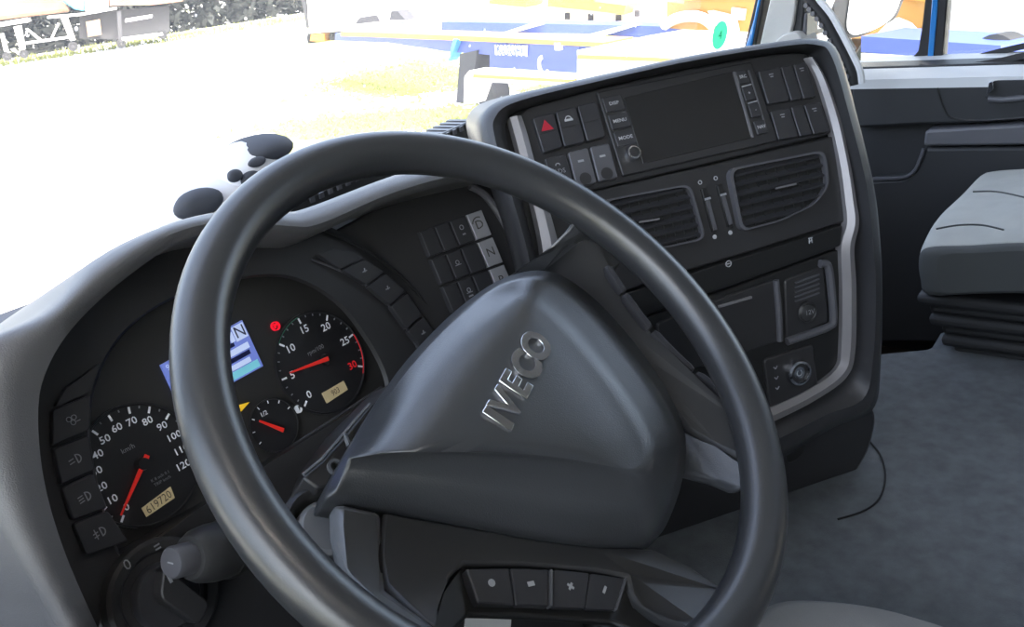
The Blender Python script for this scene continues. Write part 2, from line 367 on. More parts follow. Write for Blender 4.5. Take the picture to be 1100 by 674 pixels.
for i, q in enumerate(ab):
    px = cv(q, 4.21, 320, 210); b = MB().pxprism(BS, px, -.004, .006, .002).build('switch', 'button_dark', dash, bevel=.0012)
    c = sum(BS.hit(x, y, .006) for x, y in px)/len(px); mb = MB()
    if i in (1, 2, 4): mb.bar(BS, c+V(-.003, 0), c+V(.003, 0), .0012, .0061, .0066); mb.bar(BS, c+V(.0, -.001), c+V(.001, .003), .0012, .0061, .0066); mb.build('icon', 'print_grey', b, smooth=0)
MB().tube(catmull([BS.W(x/4.21+320, y/4.21+210, .001) for x, y in ((60, 290), (185, 338), (312, 410), (415, 503), (497, 612), (540, 690))], 30), .0012, 6).build('switch_highlight', 'button_edge', dash)  # pale line modelling the highlight along the switches' inner edge
MB().tube(catmull([BS.W(x/4.21+320, y/4.21+210, .0) for x, y in ((100, 150), (190, 190), (310, 250), (480, 380), (600, 520), (690, 680))], 30), .0018, 6).build('panel_seam', 'panel_black', dash)
# gear key panel
MB().pxprism(GEA, [(352, 252), (400, 226), (470, 203), (520, 192), (545, 205), (568, 245), (590, 300), (590, 440), (470, 420), (455, 345), (400, 282)], -.03, -.001, .01).build('key_panel', 'panel_dark', dash, bevel=.003)
tl, trr, br, bl = (np.array(p)/4.21+V(320, 210) for p in ((545, 160), (832, 58), (985, 430), (700, 535)))
cs = [0, .235, .475, .745, 1]
def lat(a, b): return (tl*(1-a)+trr*a)*(1-b)+(bl*(1-a)+br*a)*b
for r_ in range(3):
    for c_ in range(4):
        e = .012; a0, a1, b0, b1 = cs[c_]+e, cs[c_+1]-e, r_/3+e*1.3, (r_+1)/3-e*1.3
        quad = [lat(a0, b0), lat(a1, b0), lat(a1, b1), lat(a0, b1)]
        sv = c_ == 3
        k = MB().pxprism(GEA, quad, -.003, .006, .001).build('gear_key' if sv else 'key', 'silver_button' if sv else 'button_dark', dash, bevel=.0012)
        cc = GEA.hit(*lat((a0+a1)/2, (b0+b1)/2), .006); mb = MB()
        if sv:
            mb.text(GEA, cc[0], cc[1], 'DNR'[r_], .014, .0061, .0064, sx=1.15); 
            if r_ == 0: mb.ring(GEA, cc[0], cc[1], .0085, .0097, .0061, .0064, 16, 60, 160)
            mb.build('letter', 'lcd_ink', k, smooth=0)
        else:
            el = MB().bar(GEA, GEA.hit(*lat(a0, b0), .006)+V(.0006, -.0015), GEA.hit(*lat(a0, b1), .006)+V(.0006, .0015), .001, .0058, .0064).build('edge', 'button_edge', k, smooth=0)
            if (r_, c_) in ((0, 2), (1, 1), (2, 1)):
                if (r_, c_) == (0, 2): mb.ring(GEA, cc[0], cc[1]+.004, .002, .003, .0061, .0065, 14); mb.bar(GEA, cc+V(-.002, -.004), cc+V(.002, -.004), .0018, .0061, .0065)
                else:
                    mb.ring(GEA, cc[0], cc[1]+.002, .0018, .0026, .0061, .0065, 14); mb.bar(GEA, cc+V(-.004, -.001), cc+V(.004, -.001), .0009, .0061, .0065)
                    if r_ == 2: mb.bar(GEA, cc+V(-.003, -.005), cc+V(.003, -.005), .0018, .0061, .0065)
                mb.build('icon', 'print_grey', k, smooth=0)
MB().tube(catmull([GEA.W(x, y, .004) for x, y in ((505, 200), (520, 209), (535, 228), (550, 255), (565, 284), (580, 320))], 24), .0045, 8).build('panel_trim', 'button_edge', dash)
# light dial low on the left
u, v = SUR.hit(176, 640, .01)
dl = MB().lathe(SUR, u, v, [(.046, .0), (.046, .012), (.043, .015), (.036, .013), (.034, .010)]).build('light_dial', 'panel_dark', dash)
MB().lathe(SUR, u, v, [(.027, .008), (.027, .018), (.025, .021)]).build('dial_base', 'button_dark', dl)
mb = MB(); mb.prism(SUR, roundpoly([(u-.013, v+.006), (u+.001, v+.027), (u+.02, v-.02), (u+.004, v-.03)], .006), .018, .036); mb.build('grip', 'panel_dark', dl, bevel=.004)
MB().bar(SUR, (u+.0, v+.012), (u+.0, v+.022), .0025, .0361, .0366).build('marking', 'print_grey', dl, smooth=0)
MB().text(SUR, u-.016, v+.038, '0', .012, .0153, .0157).build('marking', 'print_grey', dl, smooth=0)
for k in (.039, .036): MB().bar(SUR, (u+.008, v+k), (u+.013, v+k), .0012, .0153, .0157).build('marking', 'print_grey', dl, smooth=0)
# defroster grille along the screen foot
A_, B_ = atY(322, 216, 1.02), atY(505, 130, 1.02)
dr = (B_-A_)/np.linalg.norm(B_-A_)
mb = MB().box((A_+B_)/2+V(0, .03, -.02), dr*np.linalg.norm(B_-A_)/2*1.15, V(0, .045, -.01), V(0, 0, .016)); gr = mb.build('defroster_grille', 'panel_black', dash, bevel=.004)
for i in range(22):
    c = A_+(B_-A_)*(i+.5)/22; MB().box(c+V(0, .012, .0), dr*.004, V(0, .03, 0), V(0, 0, .004)).build('rib', 'button_edge', gr, smooth=0)
MB().tube([A_+V(0, -.006, -.004), B_+V(0, -.006, -.004)], .0025, 8).build('edge_strip', 'chrome', gr)
# ================================================================= instrument cluster
ic = thing('instrument_cluster', 'instrument cluster with two round dials and a blue display behind the steering wheel', 'instrument cluster', CLU.P(cen[0], cen[1]-.08, 0))
MB().prism(CLU, [cen+(q-cen)*1.12 for q in lens_lo], -.012, -.0036).build('face', 'lens_face', ic)
def gauge(cx, cy, rr, name):
    u, v = CLU.hit(cx, cy)
    g = MB().lathe(CLU, u, v, [(rr, -.0035), (rr, .0005), (rr*.97, .0005), (rr*.955, -.0012), (0.001, -.0012)], 48).build(name, 'gauge_face', ic)
    return g, u, v
def dial_marks(g, u, v, rr, a0, a1, n, sub, names, size, skip=(), rnum=.70, red_from=None):
    t = MB(); mi = MB(); nm = MB(); rd = MB()
    for i in range(n*sub+1):
        a = R(a0+(a1-a0)*i/(n*sub)); c, s_ = math.cos(a), math.sin(a); big = i % sub == 0
        r0, r1 = (.83, .94) if big else (.90, .94)
        (t if big else mi).bar(CLU, (u+rr*r0*c, v+rr*r0*s_), (u+rr*r1*c, v+rr*r1*s_), rr*(.035 if big else .022), -.0010, -.0006)
    for i, s in enumerate(names):
        a = R(a0+(a1-a0)*i/n); (rd if red_from is not None and i >= red_from else nm).text(CLU, u+rr*rnum*math.cos(a), v+rr*rnum*math.sin(a), s, size, -.0010, -.0006, sx=1.1, grow=.012)
    t.build('tick_marks', 'gauge_white', g, smooth=0); mi.build('fine_tick_marks', 'print_grey', g, smooth=0); nm.build('numerals', 'gauge_white', g, smooth=0)
    if rd.v: rd.build('red_numeral', 'red_print', g, smooth=0)
def angp(u, v, px, py): p = CLU.hit(px, py); return math.degrees(math.atan2(p[1]-v, p[0]-u))
# speedometer
g, u, v = gauge(152, 499, .053, 'speedometer')
a0 = angp(u, v, 137, 543) % 360; a1 = angp(u, v, 188, 500)
dial_marks(g, u, v, .053, a0, a1, 12, 2, [str(10*i) for i in range(13)], .0088)
nd = MB(); tip = CLU.hit(130, 554, .004); ba = V(u, v); d = (tip-ba)/np.linalg.norm(tip-ba); q = V(-d[1], d[0])
nd.prism(CLU, [ba-d*.008-q*.0022, tip-q*.0006, tip+q*.0006, ba-d*.008+q*.0022], .003, .0045); nd.build('needle', 'needle_red', g)
MB().cyl(CLU, u, v, .006, -.001, .0062, 20, .005).build('hub_cap', 'gauge_face', g)
mb = MB().text(CLU, u-.004, v+.017, 'km/h', .0062, -.001, -.0006)
for k, tx in enumerate(('K 8 m/h 0.1', 'TRIP km/h')): mb.text(CLU, u+.010, v-.017-.0045*k, tx, .0038, -.001, -.0006)
mb.build('small_print', 'print_grey', g, smooth=0, kind='stuff')
def lcd(px, txt, size, parent):
    q = [CLU.hit(x, y) for x, y in px]; l = MB().prism(CLU, q, -.0011, .0003).build('odometer' if len(txt) > 4 else 'small_display', 'lcd_tan', parent, smooth=0)
    c = sum(q)/4; an = math.atan2(*(q[1]-q[0])[::-1]); MB().text(CLU, c[0], c[1], txt, size, .0004, .0007, ang=an, sx=.85).build('digits', 'lcd_ink', l, smooth=0)
lcd(cv([(303, 475), (386, 413), (398, 445), (317, 500)], 2.695, 40, 370), '619720', .010, g)
# tachometer
g, u, v = gauge(346, 389, .053, 'tachometer')
c7 = lambda x, y: (x/3.746+160, y/3.746+300)
a0 = angp(u, v, *c7(650, 455)) % 360; a1 = angp(u, v, *c7(800, 345))
dial_marks(g, u, v, .053, a0, a1, 6, 4, ['0', '5', '10', '15', '20', '25', '30'], .0105, red_from=6)
st = (a1-a0)/6
MB().ring(CLU, u, v, .053*.95, .053*.985, -.001, -.0004, 20, a0+st*3, a0+st*2).build('green_band', 'green_print', g, smooth=0)
MB().ring(CLU, u, v, .053*.95, .053*.985, -.001, -.0004, 20, a1-8, a0+st*5).build('red_band', 'red_print', g, smooth=0)
tip = CLU.hit(*c7(568, 377), .004); ba = CLU.hit(*c7(722, 320), .004); d = (tip-ba)/np.linalg.norm(tip-ba); q = V(-d[1], d[0])
MB().prism(CLU, [ba-q*.0022, tip-q*.0007, tip+q*.0007, ba+q*.0022], .003, .0045).build('needle', 'needle_red', g)
MB().cyl(CLU, *(ba*.85+V(u, v)*.15), .006, -.001, .0028, 20, .005).build('hub_cap', 'gauge_face', g)
MB().text(CLU, *CLU.hit(*c7(672, 285)), 'rpm/100', .0062, -.001, -.0006).build('small_print', 'print_grey', g, smooth=0)
lcd([c7(*p) for p in ((697, 460), (783, 410), (800, 445), (717, 500))], '903', .0085, g)
# fuel gauge
g, u, v = gauge(*c7(508, 588), .026, 'fuel_gauge')
dial_marks(g, u, v, .026, 200, 20, 6, 1, ['', '', '', '1/2', '', '', ''], .006, rnum=.6)
tip = CLU.hit(*c7(445, 571), .004); ba = CLU.hit(*c7(542, 609), .004); d = tip-ba; d /= np.linalg.norm(d); q = V(-d[1], d[0])
MB().prism(CLU, [ba-q*.002, tip-q*.0008, tip+q*.0008, ba+q*.002], .003, .0045).build('needle', 'needle_red', g)
# a second small gauge, hidden mostly behind the rim
g, u, v = gauge(228, 480, .026, 'pressure_gauge')
dial_marks(g, u, v, .026, 200, 20, 6, 1, ['']*7, .006)
# centre display
mq = [CLU.hit(*c7(*p)) for p in ((48, 345), (375, 165), (460, 350), (133, 530))]
mf = MB().prism(CLU, mq, -.003, .0).build('display', 'mfd_blue', ic, smooth=0)
def mbl(a, b): return (mq[0]*(1-a)+mq[1]*a)*(1-b)+(mq[3]*(1-a)+mq[2]*a)*b
def mrect(name, m, a0, a1, b0, b1, h=.0004): return MB().prism(CLU, [mbl(a0, b0), mbl(a1, b0), mbl(a1, b1), mbl(a0, b1)], .0001, h).build(name, m, mf, smooth=0)
mrect('display_field', 'mfd_light', .84, .99, .03, .33); mrect('display_field', 'mfd_light', .60, .95, .42, .54); mrect('display_field', 'mfd_dark', .60, .93, .57, .66)
mrect('display_field', 'mfd_teal', .55, .97, .82, .97); mrect('display_field', 'mfd_light', .55, .9, .7, .8); mrect('display_field', 'mfd_light', .78, .83, .1, .3); mrect('display_field', 'mfd_dark', .70, .8, .3, .38)
MB().text(CLU, *mbl(.915, .18), 'N', .016, .0005, .0009).build('gear_letter', 'mfd_dark', mf, smooth=0)
mb = MB(); mb.text(CLU, *mbl(.05, .12), '9', .008, .0005, .0009); mb.build('gear_letter', 'mfd_light', mf, smooth=0)
# warning lamps
u, v = CLU.hit(*c7(513, 188)); l = MB().ring(CLU, u, v, .0036, .0046, -.0036, .0, 24).build('brake_lamp', 'lamp_red', ic)
MB().text(CLU, u, v, 'P', .006, -.003, .0, grow=.03).build('brake_letter', 'lamp_red', l, smooth=0)
u, v = CLU.hit(*c7(385, 506)); MB().prism(CLU, [(u-.006, v-.004), (u+.006, v), (u-.004, v+.002)], -.003, 0).build('arrow_lamp', 'lamp_yellow', ic, smooth=0)
u, v = CLU.hit(*c7(604, 523)); MB().ring(CLU, u, v, .0030, .0040, -.003, 0, 18).prism(CLU, [(u+.0035*math.cos(a), v+.0035*math.sin(a)) for a in np.linspace(1.57, 4.71, 12)], -.003, 0).build('lamp_symbol', 'gauge_white', ic, smooth=0)
MB().tube(catmull([CLU.W(x, y, .001) for x, y in ((300, 489), (340, 462), (380, 436), (410, 416))], 12), .0015, 6).build('lower_edge', 'button_edge', ic)
# ================================================================= steering wheel
sw = thing('steering_wheel', 'black steering wheel with a silver lettered airbag pad and key strips on its spokes', 'steering wheel', wc-wn*.07)
RW = .225
circ = [WHE.P(RW*math.cos(2*math.pi*k/120), RW*math.sin(2*math.pi*k/120)) for k in range(120)]
MB().tube(circ, .0182, 20, True, up=wn).build('rim', 'rim_leather', sw, smooth=80)
# airbag pad: stacked outlines traced on planes parallel to the rim
base = [(352, 528), (380, 474), (425, 402), (478, 344), (524, 308), (556, 294), (584, 291), (612, 301), (650, 332), (692, 382), (722, 430), (736, 470), (733, 516), (718, 560), (704, 580), (690, 588), (640, 588), (580, 581), (494, 564), (420, 548), (365, 537)]
mid = [(362, 522), (388, 474), (432, 402), (482, 346), (526, 312), (556, 300), (580, 298), (606, 309), (642, 340), (684, 390), (714, 436), (728, 472), (725, 514), (712, 552), (700, 572), (686, 578), (640, 578), (580, 571), (494, 553), (424, 536), (372, 527)]
crs = [(374, 490), (398, 452), (440, 396), (488, 346), (528, 318), (552, 309), (572, 309), (592, 321), (624, 353), (664, 404), (694, 450), (706, 482), (704, 500), (698, 512), (688, 516), (676, 513), (643, 506), (580, 498), (467, 488), (420, 488), (385, 491)]
def prow2(px, h): return catmull([WHE.W(x, y, h) for x, y in px], 84, True)
hcr = [-.049, -.051, -.050, -.048, -.044, -.036, -.024, -.022, -.021, -.020, -.019, -.018, -.018, -.019, -.020, -.021, -.022, -.025, -.029, -.036, -.044]
cr2 = [(445, 482), (474, 448), (506, 406), (532, 370), (550, 344), (560, 332), (570, 331), (586, 341), (616, 372), (652, 418), (678, 458), (688, 482), (687, 494), (682, 501), (674, 504), (662, 502), (640, 498), (590, 490), (520, 486), (484, 486), (458, 486)]
hmi = [-.062]*4+[-.052, -.038]+[-.0265]*5+[-.029, -.036, -.044, -.050, -.050]+[-.050, -.051, -.054, -.058, -.061]
hba = [-.068]*4+[-.060, -.046]+[-.032]*5+[-.036, -.046, -.058]+[-.066]*7
T0, T1 = catmull([WHE.W(x, y, h) for (x, y), h in zip(base, hba)], 84, True), catmull([WHE.W(x, y, h) for (x, y), h in zip(mid, hmi)], 84, True)
T2 = catmull([WHE.W(x, y, h) for (x, y), h in zip(crs, hcr)], 84, True); T3 = prow2(cr2, -.0140); ct = sum(T3)/len(T3)
rw = [[p-wn*.03 for p in T0], T0, T1, [(a*.5+b*.5)+wn*.003 for a, b in zip(T1, T2)], T2, [(a*.5+b*.5)+wn*.0035 for a, b in zip(T2, T3)], T3]
for f, hh in ((.25, .0010), (.55, .0016), (.8, .0018)): rw.append([p+(ct-p)*f+wn*hh for p in T3])
pm = MB().loft(rw, True, True); pad = pm.build('airbag_pad', 'hub_plastic', sw, smooth=120)
# badge letters follow the turned wheel
ub, vb = WHE.hit(556, 412, -.0125)
let = 'IVECO'; p0, p1 = WHE.hit(536, 452, -.0125), WHE.hit(576, 374, -.0125)
bd = (p1-p0)/np.linalg.norm(p1-p0); an = math.atan2(bd[1], bd[0]); wd = [.35, 1.0, .92, 1.0, 1.1]; L = np.linalg.norm(p1-p0)
pos = np.cumsum([0]+[(wd[i]+wd[i+1])/2 for i in range(4)]); pos = pos/pos[-1]
for i, chx in enumerate(let):
    c = p0+(p1-p0)*pos[i]; MB().text(WHE, c[0], c[1], chx, .033, -.017, -.0100, ang=an, sx=.98 if i else 1.2, grow=.05).build('badge_letter', 'chrome', sw, bevel=.0009)
# spokes, wings and key strips
MB().plate(WHE, [(500, 330, -.056), (548, 296, -.052), (576, 276, -.04), (594, 262, -.026), (610, 246, -.012), (622, 230, .0), (632, 222, .006), (660, 236, .004), (684, 268, .0), (676, 268, -.006), (664, 256, -.012), (638, 248, -.018), (616, 257, -.03), (584, 292, -.05), (540, 330, -.058)], .016).build('spoke', 'hub_plastic', sw, bevel=.005)
MB().plate(WHE, [(570, 305, -.066), (586, 288, -.062), (612, 260, -.046), (640, 250, -.036), (668, 262, -.03), (668, 284, -.05), (655, 292, -.058), (664, 306, -.058), (690, 346, -.058), (716, 376, -.058), (746, 404, -.055), (778, 426, -.04), (802, 452, -.016), (812, 476, -.006), (808, 498, -.010), (790, 488, -.02), (768, 478, -.036), (740, 462, -.054), (722, 432, -.064), (692, 386, -.068), (640, 330, -.07)], .014).build('spoke_wing', 'spoke_dark', sw, bevel=.003)
MB().plate(WHE, [(735, 462, -.05), (770, 481, -.034), (792, 492, -.018), (808, 500, -.008), (806, 522, -.008), (794, 524, -.014), (770, 514, -.036), (734, 506, -.056)], .014).build('spoke', 'hub_plastic', sw, bevel=.004)
stp = catmull([WHE.W(x, y, h) for x, y, h in ((651, 288, -.052), (662, 305, -.052), (674, 323, -.052), (690, 345, -.052), (713, 371, -.052), (740, 397, -.050), (772, 421, -.038), (792, 438, -.022))], 49)
for k in range(4):
    seg = stp[k*12:(k+1)*12]; MB().tube(seg, [.0035]+[.0048]*10+[.0035], 8, up=wn, flat=1.2).build('spoke_key', 'button_edge' if k == 9 else 'button_dark', sw)
MB().plate(WHE, [(360, 538, -.066), (412, 550, -.066), (412, 600, -.060), (417, 632, -.050), (440, 652, -.036), (474, 676, -.012), (452, 690, .0), (424, 672, -.002), (392, 644, -.024), (374, 606, -.050), (362, 570, -.062)], .02).build('spoke', 'spoke_satin_lit', sw, bevel=.006)  # left spoke paler than the others: windscreen reflection put into its colour
MB().plate(WHE, [(412, 550, -.067), (490, 564, -.067), (580, 580, -.067), (640, 587, -.067), (702, 590, -.066), (742, 610, -.046), (780, 633, -.010), (772, 652, -.002), (752, 668, .0), (736, 676, -.008), (712, 664, -.03), (690, 650, -.05), (677, 640, -.056), (674, 620, -.058), (640, 613, -.06), (560, 606, -.06), (499, 606, -.06), (484, 620, -.058), (472, 652, -.05), (470, 676, -.02), (436, 650, -.04), (414, 630, -.054), (408, 598, -.062)], .014).build('spoke_wing', 'spoke_dark', sw, bevel=.003)
MB().plate(WHE, [(494, 604, -.072), (676, 618, -.072), (700, 645, -.06), (735, 676, -.02), (735, 700, -.02), (660, 668, -.062), (560, 662, -.066), (505, 660, -.066), (478, 690, -.04), (462, 676, -.03), (474, 640, -.06)], .01).build('key_tray', 'panel_black', sw, bevel=.003)
def kq(a, b): t, q = V(501, 611)*(1-a)+V(673, 622)*a, V(513, 648)*(1-a)+V(662, 656)*a; m = t*(1-b)+q*b; return m-V(0, 5*math.sin(math.pi*a)*(1-b))
for k, (a0, a1) in enumerate(((.0, .27), (.275, .515), (.545, .77), (.775, .99))):
    q = [kq(a0, 0), kq((a0+a1)/2, 0), kq(a1, 0), kq(a1, 1), kq((a0+a1)/2, 1), kq(a0, 1)]
    b = MB().pxprism(WHE, q, -.075, -.060, .002).build('spoke_key', 'button_dark', sw, bevel=.002)
    c = WHE.hit(*kq((a0+a1)/2, .42), -.060); mb = MB()
    if k == 0: mb.cyl(WHE, c[0], c[1], .0028, -.0599, -.0594, 10)
    elif k == 1: mb.bar(WHE, c+V(-.002, .002), c+V(.002, -.002), .0034, -.0599, -.0594)
    elif k == 2: mb.bar(WHE, c+V(-.003, 0), c+V(.003, 0), .0018, -.0599, -.0594).bar(WHE, c+V(0, -.003), c+V(0, .003), .0018, -.0599, -.0594)
    else: mb.bar(WHE, c+V(-.003, 0), c+V(.003, 0), .002, -.0599, -.0594)
    mb.build('icon', 'print_white', b, smooth=0)
for a in (.53, .995): MB().bar(WHE, WHE.hit(*kq(a, .02), -.059), WHE.hit(*kq(a, .98), -.059), .0016, -.07, -.058).build('key_divider', 'door_strip', sw, smooth=0)
# ================================================================= steering column with stalk and ignition
col = thing('steering_column', 'dark steering column shroud with a stalk and ignition lock behind the wheel', 'steering column', wc-wn*.3)
rows = []
for h, r1, r2 in ((-.085, .052, .052), (-.10, .066, .07), (-.14, .076, .085), (-.22, .082, .095), (-.36, .085, .10)):
    e1 = V(1, 0, 0); e2 = np.cross(wn, e1); rows.append([wc+wn*h+e1*r1*math.cos(2*math.pi*k/32)+e2*r2*math.sin(2*math.pi*k/32)-e2*.0 for k in range(32)])
MB().loft(rows, True, True).build('shroud', 'panel_dark', col)
COLP = Plane(wc, V(1, 0, 0), np.cross(wn, V(1, 0, 0)))
ig = COLP.hit(352, 566, -.11); k_ = MB().lathe(COLP, ig[0], ig[1], [(.034, -.16), (.034, -.115), (.030, -.108), (.026, -.112), (.024, -.125)]).build('ignition_lock', 'spoke_dark', col)
MB().lathe(COLP, ig[0], ig[1], [(.022, -.13), (.021, -.112), (.018, -.109)]).build('lock_barrel', 'spoke_satin_lit', k_)
# switch pod peeking out between pad and cluster
pq = cv([(120, 640), (215, 560), (340, 425), (470, 260), (500, 255), (420, 420), (300, 674), (200, 700)], 4.81, 300, 380)
pd = MB().pxprism(COLP, pq, -.15, -.10).build('switch_pod', 'panel_dark', col, bevel=.003)
MB().tube([COLP.W(x/4.81+300, y/4.81+380, -.098) for x, y in ((125, 625), (220, 548), (335, 415), (385, 355), (468, 262))], .0016, 6).build('pod_edge', 'spoke_satin_lit', pd)
MB().tube([COLP.W(x/4.81+300, y/4.81+380, -.098) for x, y in ((335, 415), (352, 455), (360, 480))], .0022, 6).build('pod_edge', 'spoke_satin_lit', pd)
u, v = COLP.hit(290/4.81+300, 585/4.81+380, -.098); MB().ring(COLP, u, v, .004, .0062, -.10, -.097, 18).build('pod_ring', 'spoke_satin_lit', pd)
# turn stalk pointing left
e0, e1_ = at(188, 604, .70), at(300, 575, .80)
ax = (e1_-e0)/np.linalg.norm(e1_-e0)
SP_ = Plane(e0, np.cross(ax, V(0, 0, 1)), np.cross(np.cross(ax, V(0, 0, 1)), ax))
if SP_.n@ax > 0: SP_ = Plane(e0, -SP_.ex, SP_.ey)
st = MB().lathe(SP_, 0, 0, [(.0165, -.014), (.018, -.016), (.021, -.022), (.023, -.035), (.023, -.058), (.016, -.064), (.012, -.068), (.010, -.15)], 28).build('control_stalk', 'spoke_dark', col)
MB().lathe(SP_, 0, 0, [(.0125, -.016), (.0125, .002), (.011, .004), (.001, .0042)], 28).build('stalk_button', 'button_edge', st)
MB().lathe(SP_, 0, 0, [(.0235, -.049), (.0242, -.050), (.0242, -.052), (.0235, -.053)], 28).build('stalk_ring', 'panel_black', st)
mb = MB().bar(Plane(SP_.o, SP_.ex, SP_.ey), (-.003, .0), (.003, .0), .001, .0043, .0046); mb.build('icon', 'print_grey', st, smooth=0)
# ================================================================= centre console
con = thing('centre_console', 'black centre console turned to the driver with silver trim, vents and switches', 'console', LOW.W(830, 540))
zr = lambda pl, px, py: pl.W(px, py)[2]
H1z, H2z = RAD.W(765, 176)[2], VEN.W(820, 268)[2]
def cw(px, py, h=0):
    p = RAD.W(px, py, h)
    if p[2] - RAD.n[2]*h >= H1z: return p
    p = VEN.W(px, py, h)
    if p[2] - VEN.n[2]*h >= H2z: return p
    return LOW.W(px, py, h)
cin = [(600, 420), (590, 340), (574, 268), (558, 200), (546, 150), (546, 131), (562, 117), (640, 95), (740, 72), (830, 57), (868, 55), (880, 66), (900, 130), (915, 190), (923, 240), (924, 310), (920, 378), (909, 408), (876, 431), (830, 452), (790, 470)]
ccr = [(590, 440), (582, 345), (566, 268), (548, 205), (532, 150), (532, 126), (556, 109), (640, 88), (740, 66), (832, 51), (876, 48), (894, 62), (914, 130), (930, 195), (937, 250), (941, 315), (938, 385), (928, 428), (890, 445), (840, 470), (795, 490)]
cou = [(580, 450), (572, 345), (556, 268), (536, 205), (518, 152), (520, 122), (550, 103), (640, 82), (740, 60), (834, 45), (879, 42), (901, 57), (921, 125), (938, 195), (945, 250), (948, 315), (946, 390), (938, 440), (895, 460), (845, 490), (800, 510)]
crow = lambda px, h: catmull([cw(x, y, h) for x, y in px], 110)
C0, C1, C2 = crow(cin, .0), crow(ccr, .022), crow(cou, .008)
back = V(-math.sin(R(YAW))*-1, math.cos(R(YAW)), 0); back = V(.70, .68, -.15)
MB().loft([[p-CON.n*.02 for p in C0], [p+(q-p)*.1 for p, q in zip(C0, C1)], [(a*.4+b*.6) for a, b in zip(C0, C1)], C1, [(a+b)/2+CON.n*.003 for a, b in zip(C1, C2)], C2, [p+back*.03-CON.n*.02 for p in C2], [p+back*.33 for p in C2]]).build('shell', 'shell_plastic', con, smooth=60)
def conface(pxpoly, h0, h1, name, m, pl, rnd=.0, bevel=.002, parent=None): return MB().pxprism(pl, pxpoly, h0, h1, rnd).build(name, m, parent or con, bevel=bevel)
conface([(553, 128), (566, 116), (640, 96), (740, 74), (830, 58), (866, 56), (884, 84), (895, 143), (765, 174), (640, 203), (590, 216), (574, 218)], -.03, -.002, 'switch_field', 'panel_dark', RAD, .01)
conface([(574, 221), (640, 205), (765, 177), (896, 146), (904, 190), (908, 238), (820, 266), (735, 292), (620, 330)], -.03, -.003, 'vent_field', 'panel_dark', VEN, .004)
conface([(600, 338), (735, 296), (820, 270), (905, 242), (903, 264), (830, 291), (740, 322), (610, 366)], -.03, .002, 'flap_field', 'panel_black', LOW, .003)
conface([(600, 372), (740, 326), (830, 294), (903, 267), (906, 300), (904, 376), (898, 396), (872, 416), (835, 432), (760, 460), (640, 500)], -.03, -.003, 'lower_field', 'panel_black', LOW, .01)
conface([(534, 160), (538, 128), (556, 111), (640, 91), (740, 68), (830, 57), (868, 55), (886, 84), (899, 150), (765, 182), (574, 228)], -.05, -.012, 'backing', 'panel_black', RAD)
conface([(552, 205), (765, 170), (899, 140), (910, 190), (912, 245), (820, 275), (590, 348)], -.05, -.014, 'backing', 'panel_black', VEN)
conface([(592, 330), (735, 288), (908, 234), (912, 300), (908, 380), (902, 400), (876, 422), (838, 440), (760, 468), (620, 510)], -.05, -.010, 'backing', 'panel_black', LOW)
# silver trim following the right side and the foot
tl_in = [(866, 62), (878, 84), (892, 128), (903, 178), (908, 215), (910, 240), (904, 266), (905, 310), (904, 374), (899, 396), (874, 416), (834, 436), (790, 452)]
tl_ou = [(874, 62), (888, 86), (903, 128), (914, 178), (920, 215), (923, 240), (918, 268), (920, 310), (919, 376), (910, 405), (880, 428), (838, 450), (795, 468)]
a_, b_ = crow(tl_in, .004), crow(tl_ou, .006)
MB().loft([[p-CON.n*.012 for p in a_], a_, [(p+q)/2+CON.n*.004 for p, q in zip(a_, b_)], b_, [p-CON.n*.015 for p in b_]]).build('silver_trim', 'silver', con)
a_, b_ = crow([(560, 124), (566, 142), (574, 172), (584, 205), (597, 250), (606, 290)], .004), crow([(548, 126), (553, 145), (561, 175), (570, 208), (580, 250), (586, 290)], .006)
MB().loft([[p-CON.n*.012 for p in a_], a_, [(p+q)/2+CON.n*.004 for p, q in zip(a_, b_)], b_, [p-CON.n*.015 for p in b_]][::-1]).build('silver_trim', 'silver', con)
# lower body down to the tunnel
LB = yawtilt(LOW.W(840, 455, -.012), YAW, -9)
MB().pxprism(LB, [(560, 400), (700, 440), (780, 462), (840, 452), (900, 440), (936, 432), (943, 450), (934, 486), (918, 512), (903, 525), (850, 543), (770, 572), (690, 602), (560, 640)], -.5, .0, .02).build('lower_body', 'panel_dark', con, bevel=.012)
MB().pxprism(LB, [(846, 478), (866, 462), (868, 480), (858, 494), (846, 500)], .0, .004, .01).build('finger_recess', 'panel_black', con, bevel=.002)
